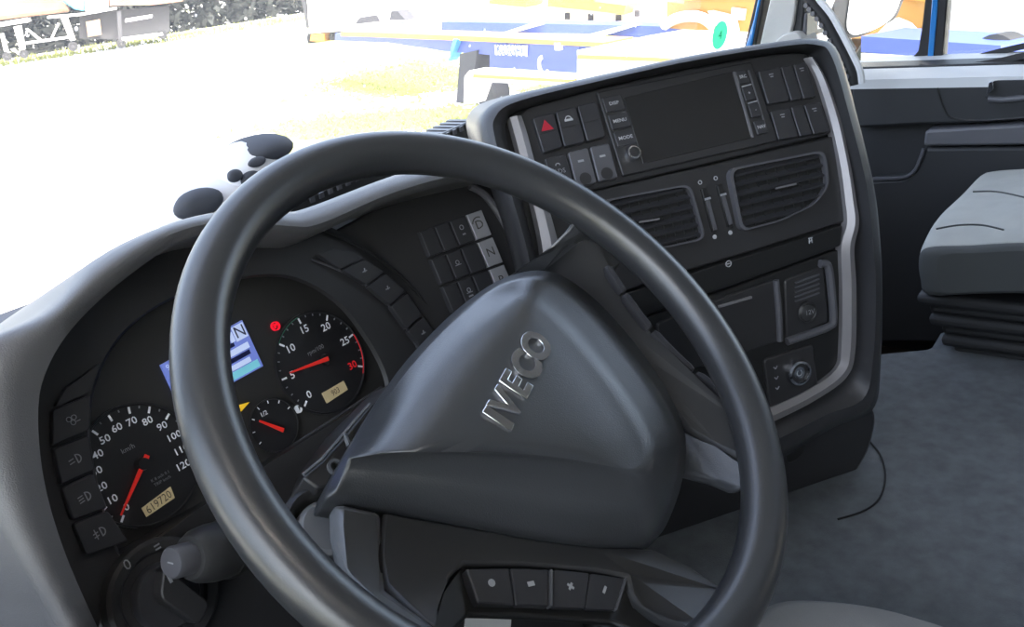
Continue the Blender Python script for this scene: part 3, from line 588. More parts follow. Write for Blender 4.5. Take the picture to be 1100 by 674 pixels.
# switches left of the radio
rk = lambda pts: cv(pts, 4.21, 540, 60)
sws = [[(135, 280), (230, 255), (272, 413), (185, 440)], [(240, 250), (330, 228), (375, 388), (280, 411)], [(338, 225), (424, 205), (466, 364), (383, 386)], [(190, 465), (285, 440), (326, 592), (232, 615)], [(295, 436), (385, 415), (427, 572), (336, 595)], [(395, 412), (481, 395), (522, 550), (435, 570)]]
for i, q in enumerate(sws):
    px = rk(q); b = MB().pxprism(RAD, px, -.005, .005, .003).build('rocker_switch', 'button_dark' if i < 4 else 'button_edge', con, bevel=.0012)
    c = [RAD.hit(x, y, .005) for x, y in px]; cc = sum(c)/4; upm = (c[0]+c[1])/2*.68+(c[2]+c[3])/2*.32; mb = MB()
    if i == 0:
        t_ = MB()
        t_.prism(RAD, [(upm[0]-.0075, upm[1]-.005), (upm[0]+.0075, upm[1]-.005), (upm[0], upm[1]+.0075)], .0051, .0056); t_.build('warning_triangle', 'hazard_red', b, smooth=0)
    elif i == 1: mb.bar(RAD, upm+V(-.005, 0), upm+V(.005, 0), .0025, .0051, .0055); mb.ring(RAD, upm[0], upm[1]+.001, .003, .004, .0051, .0055, 12, 0, 180)
    elif i == 3: mb.text(RAD, upm[0], upm[1]-.006, 'ADS', .0075, .0051, .0055); mb.ring(RAD, upm[0], upm[1]+.001, .002, .003, .0051, .0055, 12, 0, 180)
    elif i > 3: mb.bar(RAD, upm+V(-.0035, 0), upm+V(.0035, 0), .0025, .0051, .0055); MB().cyl(RAD, cc[0]*.35+(c[2]+c[3])[0]/2*.65, cc[1]*.35+(c[2]+c[3])[1]/2*.65, .007, .0045, .0056, 20).build('finger_dot', 'panel_dark', b)
    if mb.v: mb.build('icon', 'print_grey' if i != 1 else 'print_white', b, smooth=0)
    if i in (0, 1, 2): MB().bar(RAD, (c[0]+c[3])/2+V(.001, 0), (c[1]+c[2])/2-V(.001, 0), .0009, .0048, .0054).build('edge', 'panel_black', b, smooth=0)
# blank switches right of the radio
r2 = lambda pts: cv(pts, 3.965, 720, 50)
for (A4, sp) in (([(372, 105), (580, 65), (625, 212), (415, 245)], (0, .47, .72, 1)), ([(425, 275), (642, 235), (686, 360), (460, 398)], (0, .40, .66, 1))):
    A4 = [np.array(p, float) for p in A4]
    for k in range(3):
        f0, f1 = sp[k]+.012, sp[k+1]-.012
        q = [A4[0]*(1-f0)+A4[1]*f0, A4[0]*(1-f1)+A4[1]*f1, A4[3]*(1-f1)+A4[2]*f1, A4[3]*(1-f0)+A4[2]*f0]
        b = MB().pxprism(RAD, r2(q), -.005, .0035, .002).build('blank_switch', 'button_dark', con, bevel=.0012)
        cc = sum(RAD.hit(*p, .0035) for p in r2([q[0], q[1]]))/2; mb = MB()
        if k != 1: mb.bar(RAD, cc+V(-.003, -.007), cc+V(.003, -.007), .0012, .0036, .004); mb.bar(RAD, cc+V(-.002, -.010), cc+V(.002, -.010), .0012, .0036, .004); mb.build('icon', 'print_grey', b, smooth=0)
# vents
def vent(poly, tabpx, nsl, name, rnd):
    vt = MB(); uv = roundpoly([VEN.hit(x, y, .004) for x, y in poly], rnd, 5)
    m = np.mean(uv, axis=0); inn = [m+(p-m)*.94 for p in uv]
    rows = [[VEN.P(*p, -.004) for p in uv], [VEN.P(*p, .006) for p in uv], [VEN.P(*p, .006) for p in inn], [VEN.P(*p, -.0028) for p in inn]]
    ob = vt.loft(rows, True).build(name, 'button_edge', con)
    MB().prism(VEN, [m+(p-m)*.955 for p in uv], -.0026, -.0012).build('vent_well', 'panel_black', ob, smooth=0)
    us = [p[0] for p in inn]; vs = [p[1] for p in inn]; u0, u1, v0, v1 = min(us), max(us), min(vs), max(vs)
    def span(val, ax_):
        xs = []
        for i in range(len(inn)):
            a, b = inn[i], inn[(i+1) % len(inn)]
            if (a[ax_]-val)*(b[ax_]-val) < 0: f = (val-a[ax_])/(b[ax_]-a[ax_]); xs.append(a[1-ax_]+f*(b[1-ax_]-a[1-ax_]))
        return (min(xs), max(xs)) if len(xs) > 1 else None
    for k in range(nsl):
        vv = v0+(v1-v0)*(k+.6)/nsl; sp = span(vv, 1)
        if sp: MB().box(VEN.P((sp[0]+sp[1])/2, vv, .0015), VEN.ex*(sp[1]-sp[0])/2*.965, VEN.ey*.0012+VEN.n*.0008, VEN.n*.0034-VEN.ey*.0024).build('slat', 'button_dark', ob, smooth=0)
    for k in range(9):
        uu = u0+(u1-u0)*(k+.5)/9; sp = span(uu, 0)
        if sp: MB().box(VEN.P(uu, (sp[0]+sp[1])/2, -.0002), VEN.ex*.0007, VEN.ey*(sp[1]-sp[0])/2*.99, VEN.n*.001).build('vane', 'panel_black', ob, smooth=0)
    a, b = (VEN.hit(*p, .006) for p in tabpx); MB().bar(VEN, a, b, .0022, .002, .007).build('vent_tab', 'silver', ob, bevel=.0005)
vk = lambda pts: cv(pts, 3.743, 640, 150)
vent(vk([(530, 118), (918, 42), (938, 185), (880, 262), (740, 330), (580, 372)]), vk([(728, 196), (806, 178)]), 6, 'air_vent', .012)
vent(vk([(20, 245), (378, 178), (442, 402), (120, 470)]), vk([(178, 332), (256, 320)]), 6, 'air_vent', .012)
for k, (a, b, c, d) in enumerate((((427, 170), (437, 195), (484, 372), (486, 390)), ((490, 153), (500, 180), (546, 350), (549, 373)))):
    pa, pb, pc, pdn = (VEN.hit(*vk([p])[0], .002) for p in (a, b, c, d))
    sl_ = MB().bar(VEN, pb, pc, .007, -.004, .001).build('slider', 'panel_black', con, bevel=.0005)
    MB().bar(VEN, pb+(pc-pb)*.28, pb+(pc-pb)*.95, .0045, .0, .0025).build('slider_ribbon', 'button_edge', sl_)
    MB().bar(VEN, pb+(pc-pb)*.22, pb+(pc-pb)*.27, .006, .001, .005).build('slider_tab', 'print_grey', sl_)
    MB().ring(VEN, pa[0], pa[1], .0016, .0026, -.0029, -.0024, 16).build('open_mark', 'print_white', sl_, smooth=0)
    MB().cyl(VEN, pdn[0], pdn[1], .0026, -.0029, -.0024, 16).build('shut_mark', 'print_white', sl_, smooth=0)
for p in ((535, 500), (865, 408)):
    u, v = LOW.hit(*vk([p])[0], .003)
    mb = MB().ring(LOW, u, v, .003, .0041, .0021, .0026, 12) if p[0] < 600 else MB().bar(LOW, (u-.002, v-.003), (u-.0014, v+.003), .0012, .0021, .0026).bar(LOW, (u+.002, v-.003), (u+.0014, v+.003), .0012, .0021, .0026).bar(LOW, (u-.003, v+.0035), (u+.003, v+.0035), .0012, .0021, .0026)
    mb.bar(LOW, (u-.0025, v), (u+.0025, v), .001, .0021, .0026).build('flap_symbol', 'print_white', con, smooth=0)
# drawer, socket recess, knob
lk = lambda pts: cv(pts, 2.807, 660, 230)
d_ = conface(lk([(130, 330), (300, 262), (485, 198), (498, 384), (440, 404), (300, 452), (140, 506)]), -.01, .002, 'drawer', 'panel_dark', LOW, .004)
a, b = (LOW.hit(*p, .005) for p in lk([(316, 281), (416, 252)])); MB().bar(LOW, a, b, .003, .001, .005).build('drawer_pull', 'silver', d_, bevel=.0006)
MB().tube(catmull([LOW.W(*p, .003) for p in lk([(487, 200), (492, 250), (497, 320), (499, 384)])], 10), .004, 8).build('drawer_edge', 'button_edge', d_)
so = thing('power_socket', 'round twelve volt socket below a small grille in the lower console recess', 'socket', LOW.W(868, 350))
conface(lk([(512, 200), (632, 156), (648, 325), (520, 382)]), -.01, .0, 'recess_panel', 'panel_dark', LOW, .006, parent=so)
MB().tube(catmull([LOW.W(*p, .001) for p in lk([(620, 150), (640, 152), (648, 175), (656, 250), (660, 318), (650, 338), (600, 358), (520, 385)])], 40), .0052, 8).build('recess_edge', 'button_edge', so)
for k in range(5):
    y = 200+k*14; a, b = (LOW.hit(*p, .001) for p in lk([(545, y+8), (618, y-18)])); MB().bar(LOW, a, b, .002, .0, .0018).build('grille_bar', 'button_edge', so, smooth=0)
u, v = LOW.hit(*lk([(586, 298)])[0], .005)
ri = MB().lathe(LOW, u, v, [(.0135, -.004), (.0135, .0035), (.012, .0045), (.0105, .0025)]).build('socket_ring', 'panel_dark', so)
cp = MB().lathe(LOW, u, v, [(.0105, -.002), (.0105, .003), (.009, .0042), (.001, .0044)]).build('socket_cap', 'spoke_dark', so)
MB().text(LOW, u+.002, v, '12V', .0085, .0045, .0049).build('lettering', 'print_grey', cp, smooth=0)
conface(lk([(450, 440), (600, 392), (615, 520), (590, 545), (470, 590)]), -.01, .001, 'knob_plate', 'panel_dark', LOW, .006)
u, v = LOW.hit(*lk([(566, 483)])[0], .012)
kn = MB().lathe(LOW, u, v, [(.0155, -.002), (.0165, .006), (.0155, .009), (.0128, .010), (.0122, .007)]).build('mode_knob', 'chrome', con)
MB().lathe(LOW, u, v, [(.0122, .002), (.0118, .0075), (.008, .008), (.007, .0065), (.001, .0068)]).build('knob_centre', 'panel_dark', kn)
MB().ring(LOW, u, v, .003, .0042, .0069, .0072, 16, 120, 420).build('symbol', 'print_grey', kn, smooth=0)
for k, p in enumerate(((485, 464), (488, 495), (491, 526))):
    u2, v2 = LOW.hit(*lk([p])[0], .001); MB().bar(LOW, (u2-.0025, v2+.0015), (u2, v2-.0015), .0012, .0012, .0016).bar(LOW, (u2, v2-.0015), (u2+.0028, v2+.002), .0012, .0012, .0016).build('symbol', 'print_grey', con, smooth=0)
# gear tunnel side panels visible through the wheel
# ================================================================= radio
ra = thing('radio', 'flat black touchscreen radio with side keys and a chrome knob', 'radio', RAD.W(750, 170))
MB().pxprism(RAD, [(641, 99), (669, 189), (836, 151), (807, 66)], -.02, .003, .003).build('body', 'panel_dark', ra, bevel=.0015)
MB().pxprism(RAD, [(670, 105), (691, 176), (808, 148), (786, 77)], .0, .0038).build('screen', 'screen_black', ra, bevel=.0006, label='glossy black touchscreen')
rp_ = lambda x, y: (x/4.21+540, y/4.21+60)
for k, ((x, y), tx) in enumerate((((500, 218), 'DISP'), ((527, 296), 'MENU'), ((553, 373), 'MODE'))):
    u, v = RAD.hit(*rp_(x, y), .003); b = MB().prism(RAD, roundpoly([(u-.012, v-.009), (u+.012, v-.009), (u+.012, v+.009), (u-.012, v+.009)], .002), .001, .005).build('key', 'button_dark', ra, bevel=.0008)
    MB().text(RAD, u, v, tx, .0056, .0051, .0055, sx=1.1, grow=.02).build('lettering', 'print_white', b, smooth=0)
    if k < 2: MB().bar(RAD, (u-.010, v-.0135), (u+.011, v-.0125), .0014, .0031, .0036).build('key_line', 'print_grey', b, smooth=0)
u, v = RAD.hit(*rp_(591, 440), .008); kn = MB().lathe(RAD, u, v, [(.0085, .002), (.0085, .010), (.0076, .012), (.0060, .0125), (.0058, .011)]).build('volume_knob', 'chrome', ra)
MB().lathe(RAD, u, v, [(.0058, .006), (.0057, .0122), (.001, .0126)]).build('knob_face', 'panel_dark', kn)
MB().bar(RAD, RAD.hit(*r2([(272, 108)])[0], .004), RAD.hit(*r2([(350, 388)])[0], .004), .0035, .002, .0052).build('key_bezel', 'door_strip', ra, bevel=.0006)
for k, (p, tx) in enumerate((((306, 132), 'SRC'), ((333, 202), '+'), ((360, 272), '-'), ((385, 345), 'NAV'))):
    u, v = RAD.hit(*r2([p])[0], .003); b = MB().prism(RAD, roundpoly([(u-.0075, v-.0085), (u+.0065, v-.0085), (u+.0065, v+.0085), (u-.0075, v+.0085)], .002), .001, .005).build('key', 'button_dark', ra, bevel=.0008)
    MB().text(RAD, u, v, tx, .0055, .0051, .0055, grow=.02).build('lettering', 'print_white', b, smooth=0)
    if k < 2: MB().bar(RAD, (u-.005, v-.0115), (u+.009, v-.0105), .0013, .0031, .0036).build('key_line', 'print_grey', b, smooth=0)
MB().bar(RAD, RAD.hit(*r2([(335, 100)])[0], .004), RAD.hit(*r2([(412, 355)])[0], .004), .0018, .002, .0042).build('key_bezel', 'button_edge', ra, bevel=.0004)
# ================================================================= passenger door and right body side
DP = Plane(V(DOOR_X, 0, .6), V(0, -1, 0), V(0, 0, 1))          # inner face of the door, normal to the driver
door = thing('door_1', 'dark passenger door trim with a grey armrest strip and bright window ledge', None, (DOOR_X+.05, .1, 0), kind='structure')
MB().prism(DP, [(-1.05, -.62), (.75, -.62), (.75, .055), (-1.05, .055)], -.10, -.03).build('door_skin', 'door_dark', door, bevel=.004)
dk = lambda pts: cv(pts, 4.214, 880, 60)
up_ = MB().pxprism(DP, [(915, 84), (1000, 88), (1060, 84), (1180, 72), (1180, 126), (1100, 129), (1040, 133), (990, 134), (915, 138)], -.03, .02, .008).build('upper_panel', 'door_dark', door, bevel=.012)
MB().tube(catmull([DP.W(*p, .0205) for p in dk([(535, 145), (545, 180), (560, 225), (585, 270), (640, 290), (760, 292), (927, 280)])], 24), .0022, 6).build('panel_seam', 'panel_black', up_)
MB().pxprism(DP, dk([(480, 338), (927, 312), (1200, 300), (1200, 400), (927, 405), (470, 411)]), -.03, .035, .008).build('armrest_strip', 'door_strip', door, bevel=.01)
MB().pxprism(DP, dk([(478, 418), (1200, 410), (1200, 1300), (200, 1300), (200, 580), (250, 566), (380, 560), (430, 530), (462, 470)]), -.03, .03, .01).build('lower_panel', 'door_dark', door, bevel=.01)
MB().tube(catmull([DP.W(*p, .032) for p in dk([(200, 556), (300, 556), (385, 549), (432, 520), (456, 470), (474, 420)])], 24), .004, 6).build('pocket_edge', 'button_edge', door)
MB().pxprism(DP, dk([(745, 190), (770, 205), (1200, 205), (1200, 100), (800, 108), (770, 120)]), .016, .022, .01).build('handle_recess', 'door_dark', door, bevel=.004)
hd = MB().pxprism(DP, dk([(757, 178), (768, 120), (784, 116), (790, 150)]), .018, .036, .003).build('door_handle', 'chrome', door, bevel=.003)
MB().tube([DP.W(*p, .026) for p in dk([(765, 196), (830, 200), (927, 190), (1100, 180)])], .006, 8).build('handle_lip', 'door_strip', door)
# ledge under the window
zl = atX(1000, 82, DOOR_X)[2]
MB().loft([[V(DOOR_X-.02, y, zl-.02-.00*y) for y in np.linspace(.72, -.8, 12)], [V(DOOR_X-.022, y, zl) for y in np.linspace(.72, -.8, 12)], [V(DOOR_X+.0, y, zl+.012) for y in np.linspace(.72, -.8, 12)], [V(DOOR_X+.15, y, zl+.02) for y in np.linspace(.72, -.8, 12)], [V(DOOR_X+.16, y, zl-.05) for y in np.linspace(.72, -.8, 12)]]).build('window_ledge', 'door_sill', door)
DW = DP.off(-.15)
MB().loft([[DW.W(*p, h) for p in catmull([(1012, 66), (1040, 61), (1070, 53), (1110, 44), (1160, 36)], 14)] for h in (-.01, .01)]+[[DW.W(x, y+7, h) for x, y in catmull([(1012, 66), (1040, 61), (1070, 53), (1110, 44), (1160, 36)], 14)] for h in (.012, -.01)]).build('window_rubber', 'rubber', door)
DI = DP.off(-.06)
MB().loft([[DI.W(*p, h) for p in catmull([(1016, 69), (1045, 67), (1075, 62), (1110, 54), (1160, 46)], 14)] for h in (-.01, .01)]+[[DI.W(x, y+7, h) for x, y in catmull([(1016, 69), (1045, 67), (1075, 62), (1110, 54), (1160, 46)], 14)] for h in (.012, -.01)]).build('window_rubber', 'rubber', door)
ov = [DI.W(990+10*math.cos(a)-2, 73.5+3.2*math.sin(a)-1.2*math.cos(a), .02) for a in np.linspace(0, 2*math.pi, 24, endpoint=False)]
MB().tube(ov, .0022, 6, True).build('latch_loop', 'rubber', door)
# window divider: dark, blue, dark
MB().pxprism(DW, [(997, -30), (990, 30), (986, 55), (978, 64), (1000, 66), (1003, 0), (1005, -30)], -.03, .01).build('divider', 'rubber', door, bevel=.003)
MB().pxprism(DW, [(1003, -30), (1001, 0), (996, 64), (1002, 64), (1006, 20), (1009, -30)], -.03, .014).build('divider_paint', 'cab_blue', door, bevel=.002)
MB().pxprism(DW, [(1009, -30), (1006, 20), (1002, 65), (1012, 65), (1016, 20), (1020, -30)], -.03, .012).build('divider', 'rubber', door, bevel=.003)
MB().prism(DW, [(-.85, .02), (.8, .02), (.8, 1.32), (-.85, 1.32)], -.006, -.002).build('side_pane', 'side_glass', door, smooth=0)
# unseen driver door beside the camera, added closed to block light from the ground
dd = thing('added_door_2', 'unseen dark driver door with a clear window, shut against ground light', None, (-.11, .2, 0), kind='structure')
MB().abox(-.14, -.08, -.44, .99, -.05, .62).build('door_skin', 'door_dark', dd, bevel=.01)  # skin of the added unseen door
MB().abox(-.115, -.11, -.44, .99, .62, 1.71).build('side_pane', 'side_glass', dd, smooth=0)  # pane of the added unseen door
# upper body side: rail above the window and B pillar
wr = MB().abox(2.1, 2.2, -.95, .95, 1.7, 2.0).abox(2.1, 2.2, -.95, -.45, .6, 1.7).build('wall_right', 'shell_grey', smooth=0); tag(wr, 'grey cab side around the passenger window', None, None, 'structure')
# ================================================================= front pillar with trim, paint and door seal
pil = thing('trim_1', 'right front pillar with pale cloth trim, blue paint and black door seal', None, (2.0, .9, .6), kind='structure')
PP = Plane(V(1.97, 0, .6), V(0, -1, 0), V(0, 0, 1))
pk = lambda pts: cv(pts, 6.125, 800, 0)
MB().pxprism(PP, pk([(-10, 320), (85, -80), (140, -80), (70, 320)]), -.06, .0).build('screen_seal', 'rubber', pil, bevel=.004)
MB().pxprism(PP, pk([(-4, 330), (60, 120), (100, -80), (118, -80), (75, 130), (40, 330)]), -.06, .004).build('pillar_paint', 'cab_blue', pil, bevel=.003)
MB().pxprism(PP, pk([(90, 330), (165, 0), (178, -80), (345, -80), (335, 40), (320, 150), (300, 215), (290, 330)]), -.08, .012, .01).build('pillar_cloth', 'pillar_cloth', pil, bevel=.008)
MB().pxprism(PP, pk([(180, 300), (230, 240), (300, 212), (345, 216), (380, 260), (400, 330), (180, 330)]), -.05, .03, .01).build('cloth_fold', 'pillar_cloth', pil, bevel=.01)
MB().pxprism(PP, pk([(300, -80), (312, 45), (330, 130), (310, 215), (350, 215), (372, 265), (385, 130), (400, -80)]), -.10, .002).build('pillar_lining', 'door_dark', pil, bevel=.004)
MB().pxprism(PP, pk([(372, 265), (388, 90), (410, 80), (405, 265)]), -.10, .0).build('pillar_edge', 'door_strip', pil, bevel=.003)
MB().pxprism(PP, pk([(398, 290), (415, 100), (430, -80), (560, -80), (480, 130), (470, 290)]), -.13, -.06).build('pillar_paint', 'cab_blue', pil, bevel=.003)
sp_ = catmull([PP.W(*p, .03) for p in pk([(400, -60), (430, 10), (470, 60), (520, 125), (570, 215), (620, 310), (665, 400), (700, 480), (712, 560)])], 60)
MB().tube(sp_, .011, 10).build('door_seal', 'rubber', pil)
MB().tube([p+V(0, -.018, .004) for p in sp_], .007, 8).build('seal_lip', 'door_sill', pil)
for k in range(8, 58, 4): MB().tube([sp_[k]+V(-.012, .004, -.004), sp_[k]+V(-.016, .0045, -.004)], .005, 8).build('seal_stud', 'door_strip', pil)
a_ = PP.W(*pk([(232, -60)])[0], -.03); b_ = V(1.99, a_[1]-.16, 1.96); d_ = (b_-a_)/2
MB().box((a_+b_)/2, V(0, .045, 0), V(.035, 0, 0), d_).build('pillar_cloth', 'pillar_cloth', pil, bevel=.01)
a_ = PP.W(*pk([(118, -60)])[0], -.03); b_ = V(1.99, a_[1]-.16, 1.96); d_ = (b_-a_)/2
MB().box((a_+b_)/2, V(0, .018, 0), V(.03, 0, 0), d_).build('screen_seal', 'rubber', pil, bevel=.004)
MB().tube([sp_[0], sp_[0]+V(.01, .03, .35), V(2.05, sp_[0][1]-.05, 1.75)], .011, 10).build('door_seal', 'rubber', pil)
for x_, m_ in ((1000, 'rubber'), (1006, 'cab_blue'), (1014, 'rubber')):
    a_ = DW.W(x_, -28, -.01); b_ = V(a_[0], a_[1]-.10, 1.72); MB().box((a_+b_)/2, V(0, .012, 0), V(.02, 0, 0), (b_-a_)/2).build('divider', m_, door, bevel=.002)
# ================================================================= outside mirror
mir = thing('side_mirror', 'large outside mirror with a pale glass beyond the passenger window', 'mirror', atX(925, 45, 2.5))
MP = Plane(atX(925, 20, 2.55), V(.80, -.6, 0), V(-.1, -.1, 1))
MB().pxprism(MP, pk([(565, -1250), (550, -80), (560, 60), (555, 150), (600, 240), (690, 262), (780, 250), (1010, 130), (1090, -80), (1180, -1250)]), -.08, .0, .02).build('housing', 'shell_dark', mir, bevel=.015)
MB().pxprism(MP, pk([(715, -1180), (705, -80), (690, 20), (672, 140), (675, 205), (720, 235), (860, 195), (985, 115), (1050, -80), (1130, -1180)]), .0, .004, .03).build('mirror_glass', 'mirror', mir)
MB().tube([MP.W(*p, -.05) for p in pk([(640, 250), (660, 300), (690, 340)])], .02, 8).build('bracket', 'rubber', mir)
# ================================================================= passenger seat
ps = thing('passenger_seat', 'pale grey cloth passenger seat on black bellows beside the far door', 'seat', (1.75, .1, FLOOR_Z))
XS = 1.50
prof = [atX(x, y, XS) for x, y in ((989, 300), (987, 284), (990, 270), (1004, 265), (1040, 264), (1100, 261), (1220, 264), (1420, 276), (1420, 322), (1220, 318), (1100, 314), (1040, 315), (996, 316))]
prof = [V(XS, p[1], p[2]) for p in prof]; cpr = sum(prof)/len(prof)
def between(rows, n): return [list(r) for r in zip(*[catmull(c, n) for c in zip(*rows)])]
def sect(x, k, dz=0, crown=0):
    out = []
    for p in prof:
        q = cpr+(p-cpr)*k; out.append(V(x, q[1], q[2]+dz+(crown if p[2] > cpr[2] else 0)))
    return catmull(out, 52, True)
rows = [sect(XS-.014, .80), sect(XS-.011, .94), sect(XS+.0, 1.0), sect(XS+.03, 1.02, 0, .008), sect(XS+.10, 1.02, 0, .022), sect(XS+.25, 1.02, 0, .018), sect(XS+.38, 1.0, 0, .020), sect(XS+.45, .96, 0, .004), sect(XS+.49, .90, 0, -.01), sect(XS+.495, .75)]
MB().loft(between(rows[2:], 28), True, True).build('cushion', 'seat_cloth', ps, smooth=80)
MB().loft(rows[:3], True, False).add(rows[0], [tuple(range(51, -1, -1))]).build('side_panel', 'seat_shade_seam', ps, smooth=80)  # same cover as the cushion, coloured dark to stand for its shade
ztop = max(p[2] for p in prof)
for pts in ([(1006, 246), (1030, 242), (1055, 242), (1078, 247)], [(1045, 206), (1070, 206), (1100, 212), (1130, 220)]):
    MB().tube(catmull([atZ(x, y, ztop+.0195) for x, y in pts], 16), .0015, 6).build('seam', 'seat_shade_seam', ps)
yf, yb = max(p[1] for p in prof), min(p[1] for p in prof); zb = min(p[2] for p in prof)
for k in range(6):
    z = zb-.012-.018*k; i_ = .004+.010*(k % 2)+.002*k
    MB().abox(XS+i_-.005, XS+.5-i_, yb+.02+i_, yf+.006-i_*.8-.008*k, z-.011, z+.011).build('bellows_fold', 'bellows', ps, bevel=.009)
MB().abox(XS+.06, XS+.44, yb+.08, yf-.14, FLOOR_Z+.0, zb-.10).build('pedestal', 'bellows', ps, bevel=.01)
rows = []
for x, k in ((XS+.005, .85), (XS+.0, 1), (XS+.06, 1.1), (XS+.25, 1.0), (XS+.44, 1.1), (XS+.5, 1), (XS+.495, .85)):
    rows.append(catmull([V(x, yb+.10*k, zb+.05), V(x, yb+.06*k-.05, zb+.35), V(x, yb+.02-.12, zb+.68), V(x, yb-.22, zb+.70), V(x, yb-.20, zb+.35), V(x, yb-.10, zb+.02)], 36, True))
MB().loft(rows, True, True).build('backrest', 'seat_cloth', ps, smooth=80)
# ================================================================= driver seat
ds = thing('driver_seat', 'grey cloth driver seat cushion under the steering wheel', 'seat', (.45, -.05, FLOOR_Z))
ZS = .43
edge = [atZ(x, y, ZS) for x, y in ((800, 662), (818, 648), (845, 641), (890, 642), (940, 649), (990, 662), (1040, 680), (1090, 712))]
fx = edge[0][0]; fy = edge[0][1]
outl = [V(.20, -.30, ZS), V(.19, fy-.02, ZS), V(.24, fy+.02, ZS), V(.42, fy+.03, ZS)] + [V(*p) for p in edge] + [V(edge[-1][0]+.02, -.14, ZS), V(edge[-1][0]+.01, -.30, ZS)]
oc = sum(outl)/len(outl); ol = catmull(outl, 72, True)
rows = [[oc+(p-oc)*k+V(0, 0, dz) for p in ol] for k, dz in ((.93, -.13), (.985, -.10), (1.0, -.05), (.995, -.02), (.96, .0), (.85, .012), (.6, .014), (.3, .012), (.02, .012))]
MB().loft(rows, True, True).build('cushion', 'seat_cloth_driver', ds, smooth=80)
MB().abox(.26, .62, -.22, fy-.06, FLOOR_Z, ZS-.10).build('pedestal', 'bellows', ds, bevel=.01)
MB().loft([[V(.20+(.5*i/10), -.34-.03*k-.02*math.sin(math.pi*i/10), ZS-.06+.75*k/6) for i in range(11)] for k in range(7)]).build('backrest', 'seat_cloth_driver', ds, thick=.1, sub=1)
# white notice on the knee panel
u0 = [LWR.hit(x, y, .009) for x, y in ((500, 664), (549, 666), (547, 692), (498, 690))]
MB().prism(LWR, u0, .008, .0095).build('notice_sticker', 'paper_white', dash, smooth=0, label='small white blank sticker low on the fascia')
# ================================================================= cloth toy on the dash top
cz = .58
c0 = atY(250, 192, .98)
toy = thing('plush_toy', 'black and white soft toy lying on the dash top by the windscreen', 'toy', c0-V(0, 0, .06))
def lump(c, rx, ry, rz, seed, name, m, parent, sx=0):
    rng = random.Random(seed); rows = []; ph = [rng.random()*6 for _ in range(4)]
    for i in range(13):
        t = math.pi*i/12; row = []
        for j in range(24):
            a = 2*math.pi*j/24; b = 1+.07*math.sin(2*a+ph[0])+.05*math.sin(3*a+2*t+ph[1])
            row.append(c+V(rx*b*math.sin(t)*math.cos(a), ry*b*math.sin(t)*math.sin(a), rz*math.cos(t)))
        rows.append(row)
    return MB().loft(rows, True).build(name, m, parent, smooth=80)
tp = lambda px, py, y: atY(px, py, y)
lump(tp(266, 186, .99), .050, .05, .040, 1, 'head', 'cloth_white', toy)
lump(tp(277, 161, .99), .047, .046, .018, 2, 'hat', 'cloth_black', toy)
lump(tp(234, 226, .99), .070, .05, .040, 3, 'body', 'cloth_white', toy)
lump(tp(213, 219, .95), .030, .020, .017, 4, 'paw', 'cloth_black', toy)
for px, py, s, k in ((276, 174, .012, .5), (252, 189, .011, .7), (269, 192, .015, .6)): lump(tp(px, py, .943), s, .006, s*k, px, 'patch', 'cloth_black', toy)
# ================================================================= sticker on the screen
stk = atY(773, 38, .93)
sp = Plane(stk, V(1, -.25, 0), V(0, -.23, 1)); q = [(.024*math.cos(a), .030*math.sin(a)) for a in np.linspace(0, 2*math.pi, 32, endpoint=False)]
sg = mat('sticker_green', (.12, .55, .36), .6); sn = sg.node_tree; tb = sn.nodes.new('ShaderNodeBsdfTranslucent'); tb.inputs[0].default_value = (.25, .75, .5, 1)
sn.links.new(tb.outputs[0], sn.nodes['Material Output'].inputs[0]); mat('sticker_ink', (.04, .3, .22), .6)
sk = tag(MB().prism(sp, q, 0, .001).build('windscreen_sticker', 'sticker_green'), 'round green sticker low on the windscreen by the right pillar', 'sticker')
MB().text(sp, 0, 0, '4', .026, .0011, .0014).build('numeral', 'sticker_ink', sk, smooth=0)
# ================================================================= yard outside
GZ = -1.6
gmx = bpy.data.materials.new('yard_ground'); gmx.use_nodes = True; n = gmx.node_tree; b = n.nodes['Principled BSDF']; b.inputs['Roughness'].default_value = .9
ge = n.nodes.new('ShaderNodeNewGeometry'); t1 = n.nodes.new('ShaderNodeTexNoise'); t1.inputs['Scale'].default_value = .16; t1.inputs['Detail'].default_value = 8
mp = n.nodes.new('ShaderNodeMapping'); mp.inputs['Scale'].default_value = (1, 1.6, 1); n.links.new(ge.outputs['Position'], mp.inputs[0]); n.links.new(mp.outputs[0], t1.inputs['Vector'])
rmp = n.nodes.new('ShaderNodeValToRGB'); rmp.color_ramp.elements[0].position = .50; rmp.color_ramp.elements[0].color = (.62, .60, .57, 1); rmp.color_ramp.elements[1].position = .60; rmp.color_ramp.elements[1].color = (.27, .29, .10, 1)
n.links.new(t1.outputs[0], rmp.inputs[0]); n.links.new(rmp.outputs[0], b.inputs['Base Color']); M['yard'] = gmx
yg = MB().abox(-60, 160, -60, 160, GZ-.2, GZ).build('ground', 'yard', smooth=0); tag(yg, 'pale concrete yard with patches of dry grass', None, None, 'structure')
mat('ext_blue', (.055, .085, .34), .5); mat('ext_yellow', (.55, .31, .05), .5); mat('ext_orange', (.46, .22, .05), .5); mat('ext_white', (.72, .72, .70), .5)
mat('ext_brown', (.20, .11, .07), .8, var=.3, vscale=1); mat('ext_cyan', (.08, .38, .62), .6); mat('ext_dark', (.045, .045, .05), .8); mat('ext_tan', (.32, .2, .11), .8); mat('ext_hedge', (.028, .032, .028), .9, var=.5, vscale=2)
mat('grass', (.19, .21, .055), .9)
def vplane(pa, pb):
    d = pb-pa; d[2] = 0; pl = Plane(pa, d, V(0, 0, 1))
    return pl
gkk = lambda pts: cv(pts, 5.5, 0, 0)
